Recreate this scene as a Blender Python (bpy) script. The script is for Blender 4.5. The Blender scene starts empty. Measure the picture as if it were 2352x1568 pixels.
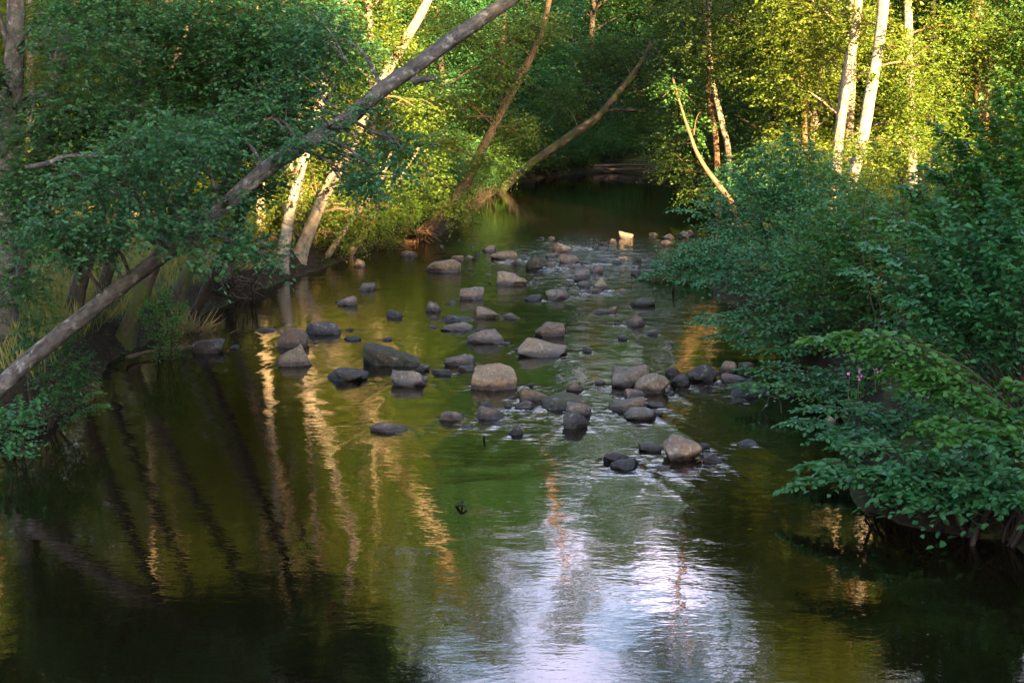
import bpy, math, random
import numpy as np
from mathutils import Vector

# ------------------------------------------------------------------ basics
S = bpy.context.scene
COL = S.collection
RNG = np.random.default_rng(11)
random.seed(5)

def tag(o, label=None, cat=None, group=None, kind=None):
    if label: o['label'] = label
    if cat: o['category'] = cat
    if group: o['group'] = group
    if kind: o['kind'] = kind
    return o

def mesh_np(name, V, faces, mat=None, smooth=False, uv=None):
    """faces: list of (n,k) integer arrays"""
    me = bpy.data.meshes.new(name)
    V = np.ascontiguousarray(V, dtype=np.float32)
    me.vertices.add(len(V)); me.vertices.foreach_set('co', V.ravel())
    loops = np.concatenate([f.ravel() for f in faces]).astype(np.int32)
    sizes = np.concatenate([np.full(len(f), f.shape[1], np.int32) for f in faces])
    starts = np.concatenate([[0], np.cumsum(sizes)[:-1]]).astype(np.int32)
    me.loops.add(len(loops)); me.loops.foreach_set('vertex_index', loops)
    me.polygons.add(len(sizes)); me.polygons.foreach_set('loop_start', starts)
    me.polygons.foreach_set('use_smooth', np.full(len(sizes), smooth, dtype=bool))
    if uv is not None:
        l = me.uv_layers.new(name='UVMap')
        l.data.foreach_set('uv', np.ascontiguousarray(uv[loops], np.float32).ravel())
    me.update(calc_edges=True); me.validate()
    if mat: me.materials.append(mat)
    return me

def link(name, me, parent=None, loc=(0, 0, 0)):
    o = bpy.data.objects.new(name, me); COL.objects.link(o)
    o.location = loc
    if parent is not None: o.parent = parent
    return o

def empty(name, loc=(0, 0, 0)):
    o = bpy.data.objects.new(name, None); COL.objects.link(o); o.location = loc
    o.empty_display_size = 0.2
    return o

def copy_tree(o, parent=None):
    c = o.copy(); COL.objects.link(c)
    if parent is not None: c.parent = parent
    for ch in list(o.children): copy_tree(ch, c)
    return c

# ------------------------------------------------------------------ camera
FPX, CX, CY, HOR, CAMZ = 3267.0, 1176.0, 784.0, 215.0, 5.0
PITCH = math.atan((CY - HOR) / FPX)
FW = np.array([0, math.cos(PITCH), -math.sin(PITCH)])
UP = np.array([0, math.sin(PITCH), math.cos(PITCH)])
CAM = np.array([0, 0, CAMZ])
cd = bpy.data.cameras.new('camera'); cam = bpy.data.objects.new('camera', cd); COL.objects.link(cam)
cd.sensor_width = 36; cd.lens = 36 * FPX / 2352; cd.clip_end = 2000
cam.location = CAM; cam.rotation_euler = (math.pi / 2 - PITCH, 0, 0)
S.camera = cam

def ray(px, py):
    return FW + np.array([1, 0, 0]) * ((px - CX) / FPX) + UP * ((CY - py) / FPX)
def P(px, py, Y):
    d = ray(px, py); return CAM + d * (Y / d[1])
def G(px, py, z=0.0):
    d = ray(px, py); return CAM + d * ((z - CAMZ) / d[2])

# ------------------------------------------------------------------ light
AZ, EL = math.radians(-20), math.radians(16)
LD = np.array([math.sin(AZ) * math.cos(EL), math.cos(AZ) * math.cos(EL), -math.sin(EL)])
sd = bpy.data.lights.new('sun', 'SUN'); sd.energy = 5.0; sd.angle = math.radians(0.5); sd.color = (1.0, 0.66, 0.30)
sun = bpy.data.objects.new('sun', sd); COL.objects.link(sun)
sun.rotation_euler = Vector(LD).to_track_quat('-Z', 'Y').to_euler(); sun.location = (-20, -40, 40)
W = bpy.data.worlds.new('World'); S.world = W; W.use_nodes = True
nt = W.node_tree; bg = nt.nodes['Background']
sky = nt.nodes.new('ShaderNodeTexSky'); sky.sky_type = 'NISHITA'; sky.sun_disc = False
sky.sun_elevation = EL; sky.sun_rotation = math.pi + AZ; sky.dust_density = 1.8
# added lilac cloud bank low ahead of the camera, whitening the water's sky reflection
tcd = nt.nodes.new('ShaderNodeTexCoord'); cn = nt.nodes.new('ShaderNodeTexNoise'); cn.inputs['Scale'].default_value = 9.0; cn.inputs['Detail'].default_value = 6
cmp_ = nt.nodes.new('ShaderNodeMapping'); cmp_.inputs['Scale'].default_value = (1, 1, 2.6)
nt.links.new(tcd.outputs['Generated'], cmp_.inputs['Vector']); nt.links.new(cmp_.outputs[0], cn.inputs['Vector'])
cr = nt.nodes.new('ShaderNodeMapRange'); cr.inputs['From Min'].default_value = 0.38; cr.inputs['From Max'].default_value = 0.62; nt.links.new(cn.outputs[0], cr.inputs['Value'])
sz = nt.nodes.new('ShaderNodeSeparateXYZ'); nt.links.new(tcd.outputs['Generated'], sz.inputs[0])
ch = nt.nodes.new('ShaderNodeMapRange'); ch.inputs['From Min'].default_value = 0.36; ch.inputs['From Max'].default_value = 0.6; ch.inputs['To Min'].default_value = 0.85; ch.inputs['To Max'].default_value = 0.05
nt.links.new(sz.outputs[2], ch.inputs['Value'])
ca = nt.nodes.new('ShaderNodeMapRange'); ca.inputs['From Min'].default_value = 0.78; ca.inputs['From Max'].default_value = 0.9; nt.links.new(sz.outputs[1], ca.inputs['Value'])
cq = nt.nodes.new('ShaderNodeMath'); cq.operation = 'MULTIPLY'; nt.links.new(cr.outputs[0], cq.inputs[0]); nt.links.new(ch.outputs[0], cq.inputs[1])
cm = nt.nodes.new('ShaderNodeMath'); cm.operation = 'MULTIPLY'; nt.links.new(cq.outputs[0], cm.inputs[0]); nt.links.new(ca.outputs[0], cm.inputs[1])
cx_ = nt.nodes.new('ShaderNodeMix'); cx_.data_type = 'RGBA'; nt.links.new(cm.outputs[0], cx_.inputs[0]); nt.links.new(sky.outputs[0], cx_.inputs[6])
cx_.inputs[7].default_value = (11.0, 9.3, 12.4, 1)
nt.links.new(cx_.outputs[2], bg.inputs[0]); bg.inputs[1].default_value = 0.075
S.view_settings.view_transform = 'Standard'; S.view_settings.look = 'None'
S.view_settings.exposure = 3.75; S.view_settings.gamma = 1.0
S.render.engine = 'CYCLES'
cy = S.cycles
cy.use_denoising = True
try: cy.denoiser = 'OPENIMAGEDENOISE'; cy.denoising_input_passes = 'RGB_ALBEDO_NORMAL'
except Exception: pass
cy.max_bounces = 5; cy.diffuse_bounces = 2; cy.glossy_bounces = 2; cy.transmission_bounces = 2; cy.transparent_max_bounces = 4
cy.sample_clamp_indirect = 4.0; cy.caustics_reflective = False; cy.caustics_refractive = False

# ------------------------------------------------------------------ materials
class NT:
    def __init__(s, name):
        s.m = bpy.data.materials.new(name); s.m.use_nodes = True; s.t = s.m.node_tree
        s.t.nodes.clear(); s.out = s.n('ShaderNodeOutputMaterial')
    def n(s, t, **kw):
        o = s.t.nodes.new(t)
        for k, v in kw.items(): setattr(o, k, v)
        return o
    def l(s, a, b): s.t.links.new(a, b)
    def noise(s, vec, scale, detail=4, rough=0.55, dist=0.0):
        o = s.n('ShaderNodeTexNoise'); o.inputs['Scale'].default_value = scale
        o.inputs['Detail'].default_value = detail; o.inputs['Roughness'].default_value = rough
        o.inputs['Distortion'].default_value = dist
        if vec is not None: s.l(vec, o.inputs['Vector'])
        return o
    def ramp(s, fac, stops):
        o = s.n('ShaderNodeValToRGB'); e = o.color_ramp.elements
        while len(e) < len(stops): e.new(0.5)
        for i, (p, c) in enumerate(stops):
            e[i].position = p; e[i].color = (*c, 1) if len(c) == 3 else c
        s.l(fac, o.inputs[0]); return o
    def math(s, op, a, b=None, c=None, clamp=False):
        o = s.n('ShaderNodeMath', operation=op); o.use_clamp = clamp
        for i, v in enumerate((a, b, c)):
            if v is None: continue
            if isinstance(v, (int, float)): o.inputs[i].default_value = v
            else: s.l(v, o.inputs[i])
        return o.outputs[0]
    def mix(s, fac, a, b, mode='MIX'):
        o = s.n('ShaderNodeMix', data_type='RGBA', blend_type=mode)
        for i, v in ((0, fac), (6, a), (7, b)):
            if isinstance(v, (int, float)): o.inputs[i].default_value = v
            elif isinstance(v, tuple): o.inputs[i].default_value = (*v, 1)
            else: s.l(v, o.inputs[i])
        return o.outputs[2]
    def mapping(s, vec, scale):
        o = s.n('ShaderNodeMapping'); o.inputs['Scale'].default_value = scale
        s.l(vec, o.inputs['Vector']); return o.outputs[0]
    def bump(s, h, strength, dist):
        o = s.n('ShaderNodeBump'); o.inputs['Strength'].default_value = strength
        o.inputs['Distance'].default_value = dist; s.l(h, o.inputs['Height']); return o.outputs[0]
    def principled(s, col, rough=0.7, spec=0.5, normal=None):
        o = s.n('ShaderNodeBsdfPrincipled')
        if isinstance(col, tuple): o.inputs['Base Color'].default_value = (*col, 1)
        else: s.l(col, o.inputs['Base Color'])
        if isinstance(rough, (int, float)): o.inputs['Roughness'].default_value = rough
        else: s.l(rough, o.inputs['Roughness'])
        o.inputs['Specular IOR Level'].default_value = spec
        if normal is not None: s.l(normal, o.inputs['Normal'])
        return o
    def done(s, sh):
        s.l(sh, s.out.inputs[0]); return s.m

def leaf_mat(name, dark, light, trans, tfac=0.38, rough=0.42, spec=0.3):
    t = NT(name)
    g = t.n('ShaderNodeNewGeometry'); oi = t.n('ShaderNodeObjectInfo')
    pos = t.noise(g.outputs['Position'], 0.55, 2)
    f = t.math('MULTIPLY_ADD', g.outputs['Random Per Island'], 0.6, t.math('MULTIPLY', pos.outputs[0], 0.4))
    c = t.ramp(f, [(0.1, dark), (0.55, tuple((a + b) / 2 for a, b in zip(dark, light))), (0.9, light)]).outputs[0]
    hs = t.n('ShaderNodeHueSaturation'); t.l(c, hs.inputs['Color'])
    t.l(t.math('MULTIPLY_ADD', oi.outputs['Random'], 0.04, 0.48), hs.inputs['Hue'])
    t.l(t.math('MULTIPLY_ADD', oi.outputs['Random'], 0.4, 0.8), hs.inputs['Value'])
    p = t.principled(hs.outputs[0], rough, spec)
    tr = t.n('ShaderNodeBsdfTranslucent')
    tc = t.mix(g.outputs['Random Per Island'], trans, tuple(x * 0.6 for x in trans))
    t.l(tc, tr.inputs[0])
    mx = t.n('ShaderNodeMixShader'); mx.inputs[0].default_value = tfac
    t.l(p.outputs[0], mx.inputs[1]); t.l(tr.outputs[0], mx.inputs[2])
    return t.done(mx.outputs[0])

M = {}
M['shaded_alder_leaf'] = leaf_mat('shaded_alder_leaf', (0.009, 0.058, 0.025), (0.052, 0.155, 0.048), (0.10, 0.22, 0.028))  # teal base colour carries the shade tint of the near foliage
M['hazel_leaf'] = leaf_mat('hazel_leaf', (0.022, 0.11, 0.046), (0.085, 0.25, 0.085), (0.10, 0.25, 0.035), spec=0.38)
M['lime_leaf'] = leaf_mat('lime_leaf', (0.032, 0.125, 0.025), (0.09, 0.23, 0.045), (0.18, 0.30, 0.03))
M['forest_leaf'] = leaf_mat('forest_leaf', (0.016, 0.055, 0.014), (0.07, 0.13, 0.018), (0.16, 0.20, 0.015), tfac=0.36)
M['sunlit_leaf'] = leaf_mat('sunlit_leaf', (0.045, 0.095, 0.012), (0.13, 0.17, 0.018), (0.28, 0.28, 0.02), tfac=0.40)  # yellow-green base colour carries the sunlit tint of the farther trees
M['rowan_leaf'] = leaf_mat('rowan_leaf', (0.07, 0.14, 0.02), (0.12, 0.19, 0.03), (0.24, 0.32, 0.03), tfac=0.42)
M['yellow_leaf'] = leaf_mat('yellow_leaf', (0.30, 0.17, 0.02), (0.40, 0.26, 0.03), (0.40, 0.26, 0.02))
M['grass'] = leaf_mat('grass', (0.10, 0.12, 0.022), (0.26, 0.20, 0.06), (0.25, 0.22, 0.05))
M['dry_grass'] = leaf_mat('dry_grass', (0.26, 0.20, 0.09), (0.42, 0.33, 0.16), (0.30, 0.24, 0.1))
M['cover'] = leaf_mat('cover', (0.018, 0.05, 0.016), (0.06, 0.11, 0.025), (0.09, 0.16, 0.02))
M['maple_leaf'] = leaf_mat('maple_leaf', (0.03, 0.12, 0.03), (0.10, 0.24, 0.05), (0.14, 0.26, 0.03))
M['fern'] = leaf_mat('fern', (0.04, 0.09, 0.02), (0.08, 0.14, 0.03), (0.14, 0.2, 0.03))

def bark_mat(name, base, dark, lichen, lich_amt, uvs=(9, 2.2), moss=None, bump=0.6):
    t = NT(name)
    uv = t.n('ShaderNodeTexCoord').outputs['UV']
    g = t.n('ShaderNodeNewGeometry').outputs['Position']
    v = t.mapping(uv, (uvs[0], uvs[1], 1))
    n1 = t.noise(v, 1.6, 6, 0.65, 0.4)
    n2 = t.noise(g, 7.0, 5, 0.6)
    n3 = t.noise(g, 1.4, 3)
    c = t.ramp(n1.outputs[0], [(0.32, dark), (0.62, base)]).outputs[0]
    lf = t.ramp(n2.outputs[0], [(0.62 - lich_amt, (0, 0, 0)), (0.72 - lich_amt * 0.6, (1, 1, 1))]).outputs[0]
    c = t.mix(t.math('MULTIPLY', lf, 0.75), c, lichen)
    if moss:
        mf = t.ramp(n3.outputs[0], [(0.48, (0, 0, 0)), (0.62, (1, 1, 1))]).outputs[0]
        c = t.mix(t.math('MULTIPLY', mf, 0.8), c, moss)
    nb = t.bump(n1.outputs[0], bump, 0.03)
    return t.done(t.principled(c, 0.85, 0.25, nb).outputs[0])

M['alder_bark'] = bark_mat('alder_bark', (0.088, 0.078, 0.074), (0.016, 0.014, 0.014), (0.25, 0.235, 0.23), 0.06, uvs=(7, 3.4), bump=1.0)
M['dark_bark'] = bark_mat('dark_bark', (0.05, 0.037, 0.028), (0.015, 0.011, 0.01), (0.09, 0.075, 0.06), 0.0)
M['mossy_bark'] = bark_mat('mossy_bark', (0.08, 0.058, 0.043), (0.022, 0.017, 0.013), (0.13, 0.11, 0.09), 0.02, moss=(0.05, 0.065, 0.012))
M['brown_bark'] = bark_mat('brown_bark', (0.17, 0.10, 0.055), (0.06, 0.036, 0.02), (0.22, 0.16, 0.10), 0.03)
M['pale_bark'] = bark_mat('pale_bark', (0.25, 0.20, 0.145), (0.09, 0.07, 0.05), (0.32, 0.27, 0.21), 0.06, uvs=(5, 3))
M['birch_bark'] = bark_mat('birch_bark', (0.29, 0.25, 0.20), (0.06, 0.048, 0.04), (0.36, 0.32, 0.27), 0.05, uvs=(1.6, 5), bump=0.3)
M['root'] = bark_mat('root', (0.05, 0.032, 0.025), (0.016, 0.011, 0.01), (0.08, 0.06, 0.05), 0.0)
M['dead_wood'] = bark_mat('dead_wood', (0.15, 0.095, 0.07), (0.06, 0.04, 0.03), (0.2, 0.15, 0.12), 0.03)
M['twig'] = bark_mat('twig', (0.06, 0.045, 0.032), (0.025, 0.02, 0.014), (0.09, 0.075, 0.055), 0.0)

def rock_mat(name, a, b, patch, speck=0.5, moss=None):
    t = NT(name)
    tc = t.n('ShaderNodeTexCoord'); oi = t.n('ShaderNodeObjectInfo')
    add = t.n('ShaderNodeVectorMath', operation='ADD'); t.l(tc.outputs['Object'], add.inputs[0])
    sc = t.n('ShaderNodeVectorMath', operation='SCALE'); sc.inputs[0].default_value = (37, 19, 53)
    t.l(oi.outputs['Random'], sc.inputs['Scale']); t.l(sc.outputs[0], add.inputs[1])
    v = add.outputs[0]
    n1 = t.noise(v, 2.6, 6, 0.62, 0.3); n2 = t.noise(v, 30, 5, 0.75); n3 = t.noise(v, 6.0, 7, 0.7, 0.6)
    c = t.ramp(n1.outputs[0], [(0.3, a), (0.7, b)]).outputs[0]
    pf = t.ramp(n3.outputs[0], [(0.50, (0, 0, 0)), (0.66, (1, 1, 1))]).outputs[0]
    c = t.mix(t.math('MULTIPLY', pf, 0.6), c, patch)
    sp = t.ramp(n2.outputs[0], [(0.35, (0.4, 0.4, 0.42)), (0.65, (1.5, 1.45, 1.4))]).outputs[0]
    c = t.mix(speck, c, sp, 'MULTIPLY')
    lc = t.noise(v, 11, 4, 0.65, 0.8)
    c = t.mix(t.math('MULTIPLY', t.ramp(lc.outputs[0], [(0.57, (0, 0, 0)), (0.63, (1, 1, 1))]).outputs[0], 0.45), c, (0.36, 0.33, 0.28))
    ck = t.noise(v, 4.5, 3, 0.5, 1.5)
    c = t.mix(t.math('MULTIPLY', t.ramp(ck.outputs[0], [(0.478, (0, 0, 0)), (0.5, (1, 1, 1)), (0.522, (0, 0, 0))]).outputs[0], 0.6), c, (0.03, 0.026, 0.024))
    if moss:
        mf = t.ramp(t.noise(v, 3.5, 6, 0.7).outputs[0], [(0.42, (0, 0, 0)), (0.6, (1, 1, 1))]).outputs[0]
        c = t.mix(t.math('MULTIPLY', mf, 0.85), c, moss)
    hs = t.n('ShaderNodeHueSaturation'); t.l(c, hs.inputs['Color'])
    t.l(t.math('MULTIPLY_ADD', oi.outputs['Random'], 0.4, 0.7), hs.inputs['Value'])
    z = t.n('ShaderNodeSeparateXYZ'); t.l(t.n('ShaderNodeNewGeometry').outputs['Position'], z.inputs[0])
    zz = t.math('ADD', z.outputs[2], t.math('MULTIPLY_ADD', n3.outputs[0], -0.12, 0.06))
    wet = t.n('ShaderNodeMapRange'); wet.inputs['From Min'].default_value = 0.06; wet.inputs['From Max'].default_value = 0.13
    wet.inputs['To Min'].default_value = 1; wet.inputs['To Max'].default_value = 0; t.l(zz, wet.inputs['Value'])
    wc = t.mix(1.0, hs.outputs[0], (0.22, 0.21, 0.24), 'MULTIPLY')
    c = t.mix(wet.outputs[0], hs.outputs[0], wc)
    r = t.math('MULTIPLY_ADD', wet.outputs[0], -0.5, 0.78)
    h = t.math('MULTIPLY_ADD', n2.outputs[0], 0.25, n3.outputs[0])
    return t.done(t.principled(c, r, 0.4, t.bump(h, 0.9, 0.06)).outputs[0])

M['tan'] = rock_mat('tan_stone', (0.125, 0.092, 0.066), (0.27, 0.20, 0.14), (0.12, 0.095, 0.095))
M['grey'] = rock_mat('grey_stone', (0.080, 0.066, 0.063), (0.165, 0.135, 0.122), (0.20, 0.165, 0.14))
M['dark'] = rock_mat('dark_stone', (0.03, 0.026, 0.034), (0.075, 0.062, 0.07), (0.10, 0.085, 0.085))
M['pink'] = rock_mat('pink_stone', (0.11, 0.078, 0.064), (0.21, 0.148, 0.115), (0.10, 0.085, 0.085))
M['moss'] = rock_mat('mossy_stone', (0.04, 0.036, 0.032), (0.08, 0.066, 0.056), (0.12, 0.10, 0.085), moss=(0.04, 0.042, 0.016))
M['orange'] = rock_mat('orange_stone', (0.22, 0.145, 0.09), (0.36, 0.25, 0.165), (0.19, 0.135, 0.10))

# ------------------------------------------------------------------ ground material
t = NT('forest_floor')
g = t.n('ShaderNodeNewGeometry')
n1 = t.noise(g.outputs['Position'], 0.6, 5, 0.6); n2 = t.noise(g.outputs['Position'], 9, 5, 0.65)
soil = t.ramp(n2.outputs[0], [(0.3, (0.010, 0.007, 0.005)), (0.7, (0.040, 0.027, 0.018))]).outputs[0]
green = t.ramp(n2.outputs[0], [(0.3, (0.03, 0.045, 0.012)), (0.7, (0.11, 0.11, 0.03))]).outputs[0]
sx = t.n('ShaderNodeSeparateXYZ'); t.l(g.outputs['Normal'], sx.inputs[0])
flat = t.ramp(sx.outputs[2], [(0.80, (0, 0, 0)), (0.95, (1, 1, 1))]).outputs[0]
gf = t.math('MULTIPLY', flat, t.ramp(n1.outputs[0], [(0.35, (0, 0, 0)), (0.55, (1, 1, 1))]).outputs[0])
M['ground'] = t.done(t.principled(t.mix(gf, soil, green), 0.95, 0.15, t.bump(n2.outputs[0], 0.8, 0.08)).outputs[0])

# water
t = NT('river_water')
g = t.n('ShaderNodeNewGeometry')
at = t.n('ShaderNodeAttribute'); at.attribute_name = 'chop'
v = t.mapping(g.outputs['Position'], (0.8, 1.5, 1.0))
n1 = t.noise(v, 4.2, 2, 0.5, 0.3); n2 = t.noise(v, 12.0, 2, 0.5, 0.2)
h = t.math('MULTIPLY_ADD', n2.outputs[0], 0.32, t.math('MULTIPLY', n1.outputs[0], 0.8))
h = t.math('MULTIPLY', h, at.outputs['Fac'])
b = t.n('ShaderNodeBump'); b.inputs['Distance'].default_value = 0.03; b.inputs['Strength'].default_value = 1.0; t.l(h, b.inputs['Height'])
silt = t.ramp(t.noise(g.outputs['Position'], 0.5, 4).outputs[0], [(0.35, (0.003, 0.0022, 0.001)), (0.7, (0.008, 0.005, 0.002))]).outputs[0]
fo = t.n('ShaderNodeAttribute'); fo.attribute_name = 'foam'
fn = t.noise(t.mapping(g.outputs['Position'], (2.2, 6.0, 1)), 2.2, 5, 0.7)
fm = t.math('GREATER_THAN', t.math('MULTIPLY', fn.outputs[0], fo.outputs['Fac']), 0.375)
silt = t.n('ShaderNodeMix', data_type='RGBA'); t.l(fm, silt.inputs[0]); silt.inputs[6].default_value = (0.005, 0.0035, 0.0015, 1); silt.inputs[7].default_value = (0.55, 0.55, 0.56, 1)
silt = silt.outputs[2]
p = t.principled(silt, 0.012, 0.5, b.outputs[0]); p.inputs['IOR'].default_value = 1.46
M['water'] = t.done(p.outputs[0])

for nm, c in (('petal', (0.55, 0.22, 0.36)), ('berry', (0.42, 0.02, 0.015)), ('fresh_twig', (0.14, 0.12, 0.06))):
    t = NT(nm); oi = t.n('ShaderNodeNewGeometry')
    cc = t.mix(oi.outputs['Random Per Island'], c, tuple(min(1, x * 1.4) for x in c))
    M[nm] = t.done(t.principled(cc, 0.55, 0.4).outputs[0])

# ------------------------------------------------------------------ geometry helpers
def nrm(a): return a / (np.linalg.norm(a, axis=-1, keepdims=True) + 1e-9)

LEAF = np.array([[0, 0, 0], [0.32, -0.5, 0.30], [0.72, -0.38, 0.22], [1.0, 0, -0.06], [0.72, 0.38, 0.22], [0.32, 0.5, 0.30]])
LEAF_Q = np.array([[0, 1, 2, 3], [0, 3, 4, 5]])

def leaves(base, axis, normal, size, wr=0.62):
    """base, axis, normal (N,3), size (N,) -> verts, quads"""
    a = nrm(axis); b = nrm(np.cross(normal, a)); n = np.cross(a, b)
    L = LEAF
    V = (base[:, None] + a[:, None] * (L[None, :, 0:1] * size[:, None, None])
         + b[:, None] * (L[None, :, 1:2] * (size * wr)[:, None, None])
         + n[:, None] * (L[None, :, 2:3] * (size * wr * 0.55)[:, None, None]))
    N = len(base)
    F = (np.arange(N) * 6)[:, None, None] + LEAF_Q[None]
    return V.reshape(-1, 3), F.reshape(-1, 4)

class Fol:
    """collects leaves and thin twigs"""
    def __init__(s): s.V = []; s.F = []; s.n = 0; s.tw = []
    def add(s, V, F):
        s.V.append(V); s.F.append(F + s.n); s.n += len(V)
    def sprays(s, o, d, L, k, size, wr=0.62, up=0.75, droop=0.25, fwd=0.5, twig=0.0):
        N = len(o); d = nrm(d)
        tt = np.linspace(0.12, 1.0, k)[None, :] + RNG.normal(0, 0.03, (N, k))
        zz = np.array([0, 0, 1.0])
        base = o[:, None] + d[:, None] * (tt * L[:, None])[..., None] - zz * (tt ** 2 * (droop * L)[:, None])[..., None]
        side = np.cross(d, zz) + 1e-5; side = nrm(side)
        sg = np.where(np.arange(k) % 2 == 0, 1.0, -1.0)[None, :, None]
        ax = d[:, None] * fwd + side[:, None] * sg * 0.85 + RNG.normal(0, 0.28, (N, k, 3))
        ax[:, -1] = d * 1.0 + RNG.normal(0, 0.2, (N, 3))
        ax[..., 2] -= 0.28
        nn = zz * up + RNG.normal(0, 1, (N, k, 3)) * (1 - up)
        sz = size * RNG.uniform(0.65, 1.25, (N, k)) * (1.05 - 0.35 * np.clip(tt, 0, 1))
        V, F = leaves(base.reshape(-1, 3), ax.reshape(-1, 3), nn.reshape(-1, 3), sz.ravel(), wr)
        s.add(V, F)
        if twig > 0:
            mid = o + d * (0.5 * L)[:, None] - zz * (0.25 * droop * L)[:, None]
            tip = o + d * L[:, None] - zz * (droop * L)[:, None]
            s.tw.append((o, mid, twig)); s.tw.append((mid, tip, twig * 0.6))
    def clump(s, c, r, size, cover=2.2, k=7, wr=0.62, up=0.6, L=None, droop=0.25, twig=0.0, shell=0.5):
        r = np.array(r, float); c = np.array(c, float)
        area = math.pi * max(r[0], r[1]) * r[2]
        n = max(4, int(cover * area / (0.62 * wr * size * size) / k))
        u = nrm(RNG.normal(0, 1, (n, 3)))
        rad = RNG.uniform(0, 1, n) ** shell
        o = c + u * r * rad[:, None] * 0.9
        d = u * r / r.max() * 0.9 + RNG.normal(0, 0.5, (n, 3)); d[:, 2] = d[:, 2] * 0.5 + 0.08
        LL = (L or size * 4.5) * RNG.uniform(0.6, 1.3, n)
        s.sprays(o, d, LL, k, size, wr, up, droop, twig=twig)
    def mesh(s, name, mat):
        return mesh_np(name, np.concatenate(s.V), [np.concatenate(s.F)], mat)

class Tubes:
    def __init__(s): s.V = []; s.F = []; s.uv = []; s.n = 0
    def tube(s, pts, rad, sides=10, sub=4, rough=0.06, flare=0.0, cap=True):
        pts = np.array(pts, float); rad = np.array(rad, float)
        # catmull-rom
        Q, R = [], []
        n = len(pts)
        for i in range(n - 1):
            p0 = pts[max(i - 1, 0)]; p1 = pts[i]; p2 = pts[i + 1]; p3 = pts[min(i + 2, n - 1)]
            for j in range(sub):
                u = j / sub
                Q.append(0.5 * ((2 * p1) + (-p0 + p2) * u + (2 * p0 - 5 * p1 + 4 * p2 - p3) * u * u + (-p0 + 3 * p1 - 3 * p2 + p3) * u ** 3))
                R.append(rad[i] * (1 - u) + rad[i + 1] * u)
        Q.append(pts[-1]); R.append(rad[-1]); Q = np.array(Q); R = np.array(R)
        m = len(Q)
        T = nrm(np.gradient(Q, axis=0))
        ref = np.array([0, 1.0, 0.0]) if abs(T[0][1]) < 0.8 else np.array([1.0, 0, 0])
        A = np.zeros_like(Q); a = ref - T[0] * np.dot(ref, T[0]); A[0] = a / np.linalg.norm(a)
        for i in range(1, m):
            a = A[i - 1] - T[i] * np.dot(A[i - 1], T[i]); A[i] = a / (np.linalg.norm(a) + 1e-9)
        B = np.cross(T, A)
        th = np.linspace(0, 2 * math.pi, sides, endpoint=False)
        ph = RNG.uniform(0, 6.28, 5)
        ln = np.concatenate([[0], np.cumsum(np.linalg.norm(np.diff(Q, axis=0), axis=1))])
        rr = 1 + rough * (np.sin(3 * th[None] + ph[0] + ln[:, None] * 0.8) * 0.5 + np.sin(2 * th[None] + ph[1] - ln[:, None] * 1.7) * 0.6
                          + np.sin(5 * th[None] + ph[2] + ln[:, None] * 3.1) * 0.35) + RNG.normal(0, rough * 0.35, (m, sides))
        if flare: rr = rr * (1 + flare * np.exp(-ln / 0.35)[:, None] * (1 + 0.5 * np.sin(4 * th[None] + ph[3])))
        V = Q[:, None] + (A[:, None] * np.cos(th)[None, :, None] + B[:, None] * np.sin(th)[None, :, None]) * (R[:, None] * rr)[..., None]
        uv = np.stack([np.broadcast_to(th[None] / 6.283 * 6.283 * R.mean(), (m, sides)), np.broadcast_to(ln[:, None], (m, sides))], -1)
        i = np.arange(m - 1)[:, None] * sides; j = np.arange(sides)[None]; j2 = (j + 1) % sides
        F = np.stack([i + j, i + j2, i + sides + j2, i + sides + j], -1).reshape(-1, 4) + s.n
        s.V.append(V.reshape(-1, 3)); s.uv.append(uv.reshape(-1, 2)); s.F.append(F); s.n += m * sides
        if cap:
            V2 = np.array([Q[-1] + T[-1] * R[-1] * 0.5]); s.V.append(V2); s.uv.append(np.array([[0, ln[-1]]]))
            k = s.n; b0 = s.n - sides
            F2 = np.array([[b0 + q, b0 + (q + 1) % sides, k, k] for q in range(sides)])[:, :3]
            s.T = getattr(s, 'T', []); s.T.append(F2); s.n += 1
    def twigs(s, tw):
        for (a, b, r) in tw:
            N = len(a); d = nrm(b - a); x = nrm(np.cross(d, np.array([0.3, 0.2, 1.0]))); y = np.cross(d, x)
            off = [x, -0.5 * x + 0.87 * y, -0.5 * x - 0.87 * y]
            V = np.stack([a + q * r for q in off] + [b + q * r * 0.6 for q in off], 1).reshape(-1, 3)
            q = np.array([[0, 1, 4, 3], [1, 2, 5, 4], [2, 0, 3, 5]])
            F = ((np.arange(N) * 6)[:, None, None] + q[None]).reshape(-1, 4) + s.n
            s.V.append(V); s.F.append(F); s.uv.append(np.zeros((len(V), 2))); s.n += len(V)
    def mesh(s, name, mat):
        fs = [np.concatenate(s.F)]
        if getattr(s, 'T', None): fs.append(np.concatenate(s.T))
        return mesh_np(name, np.concatenate(s.V), fs, mat, True, np.concatenate(s.uv))

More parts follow.
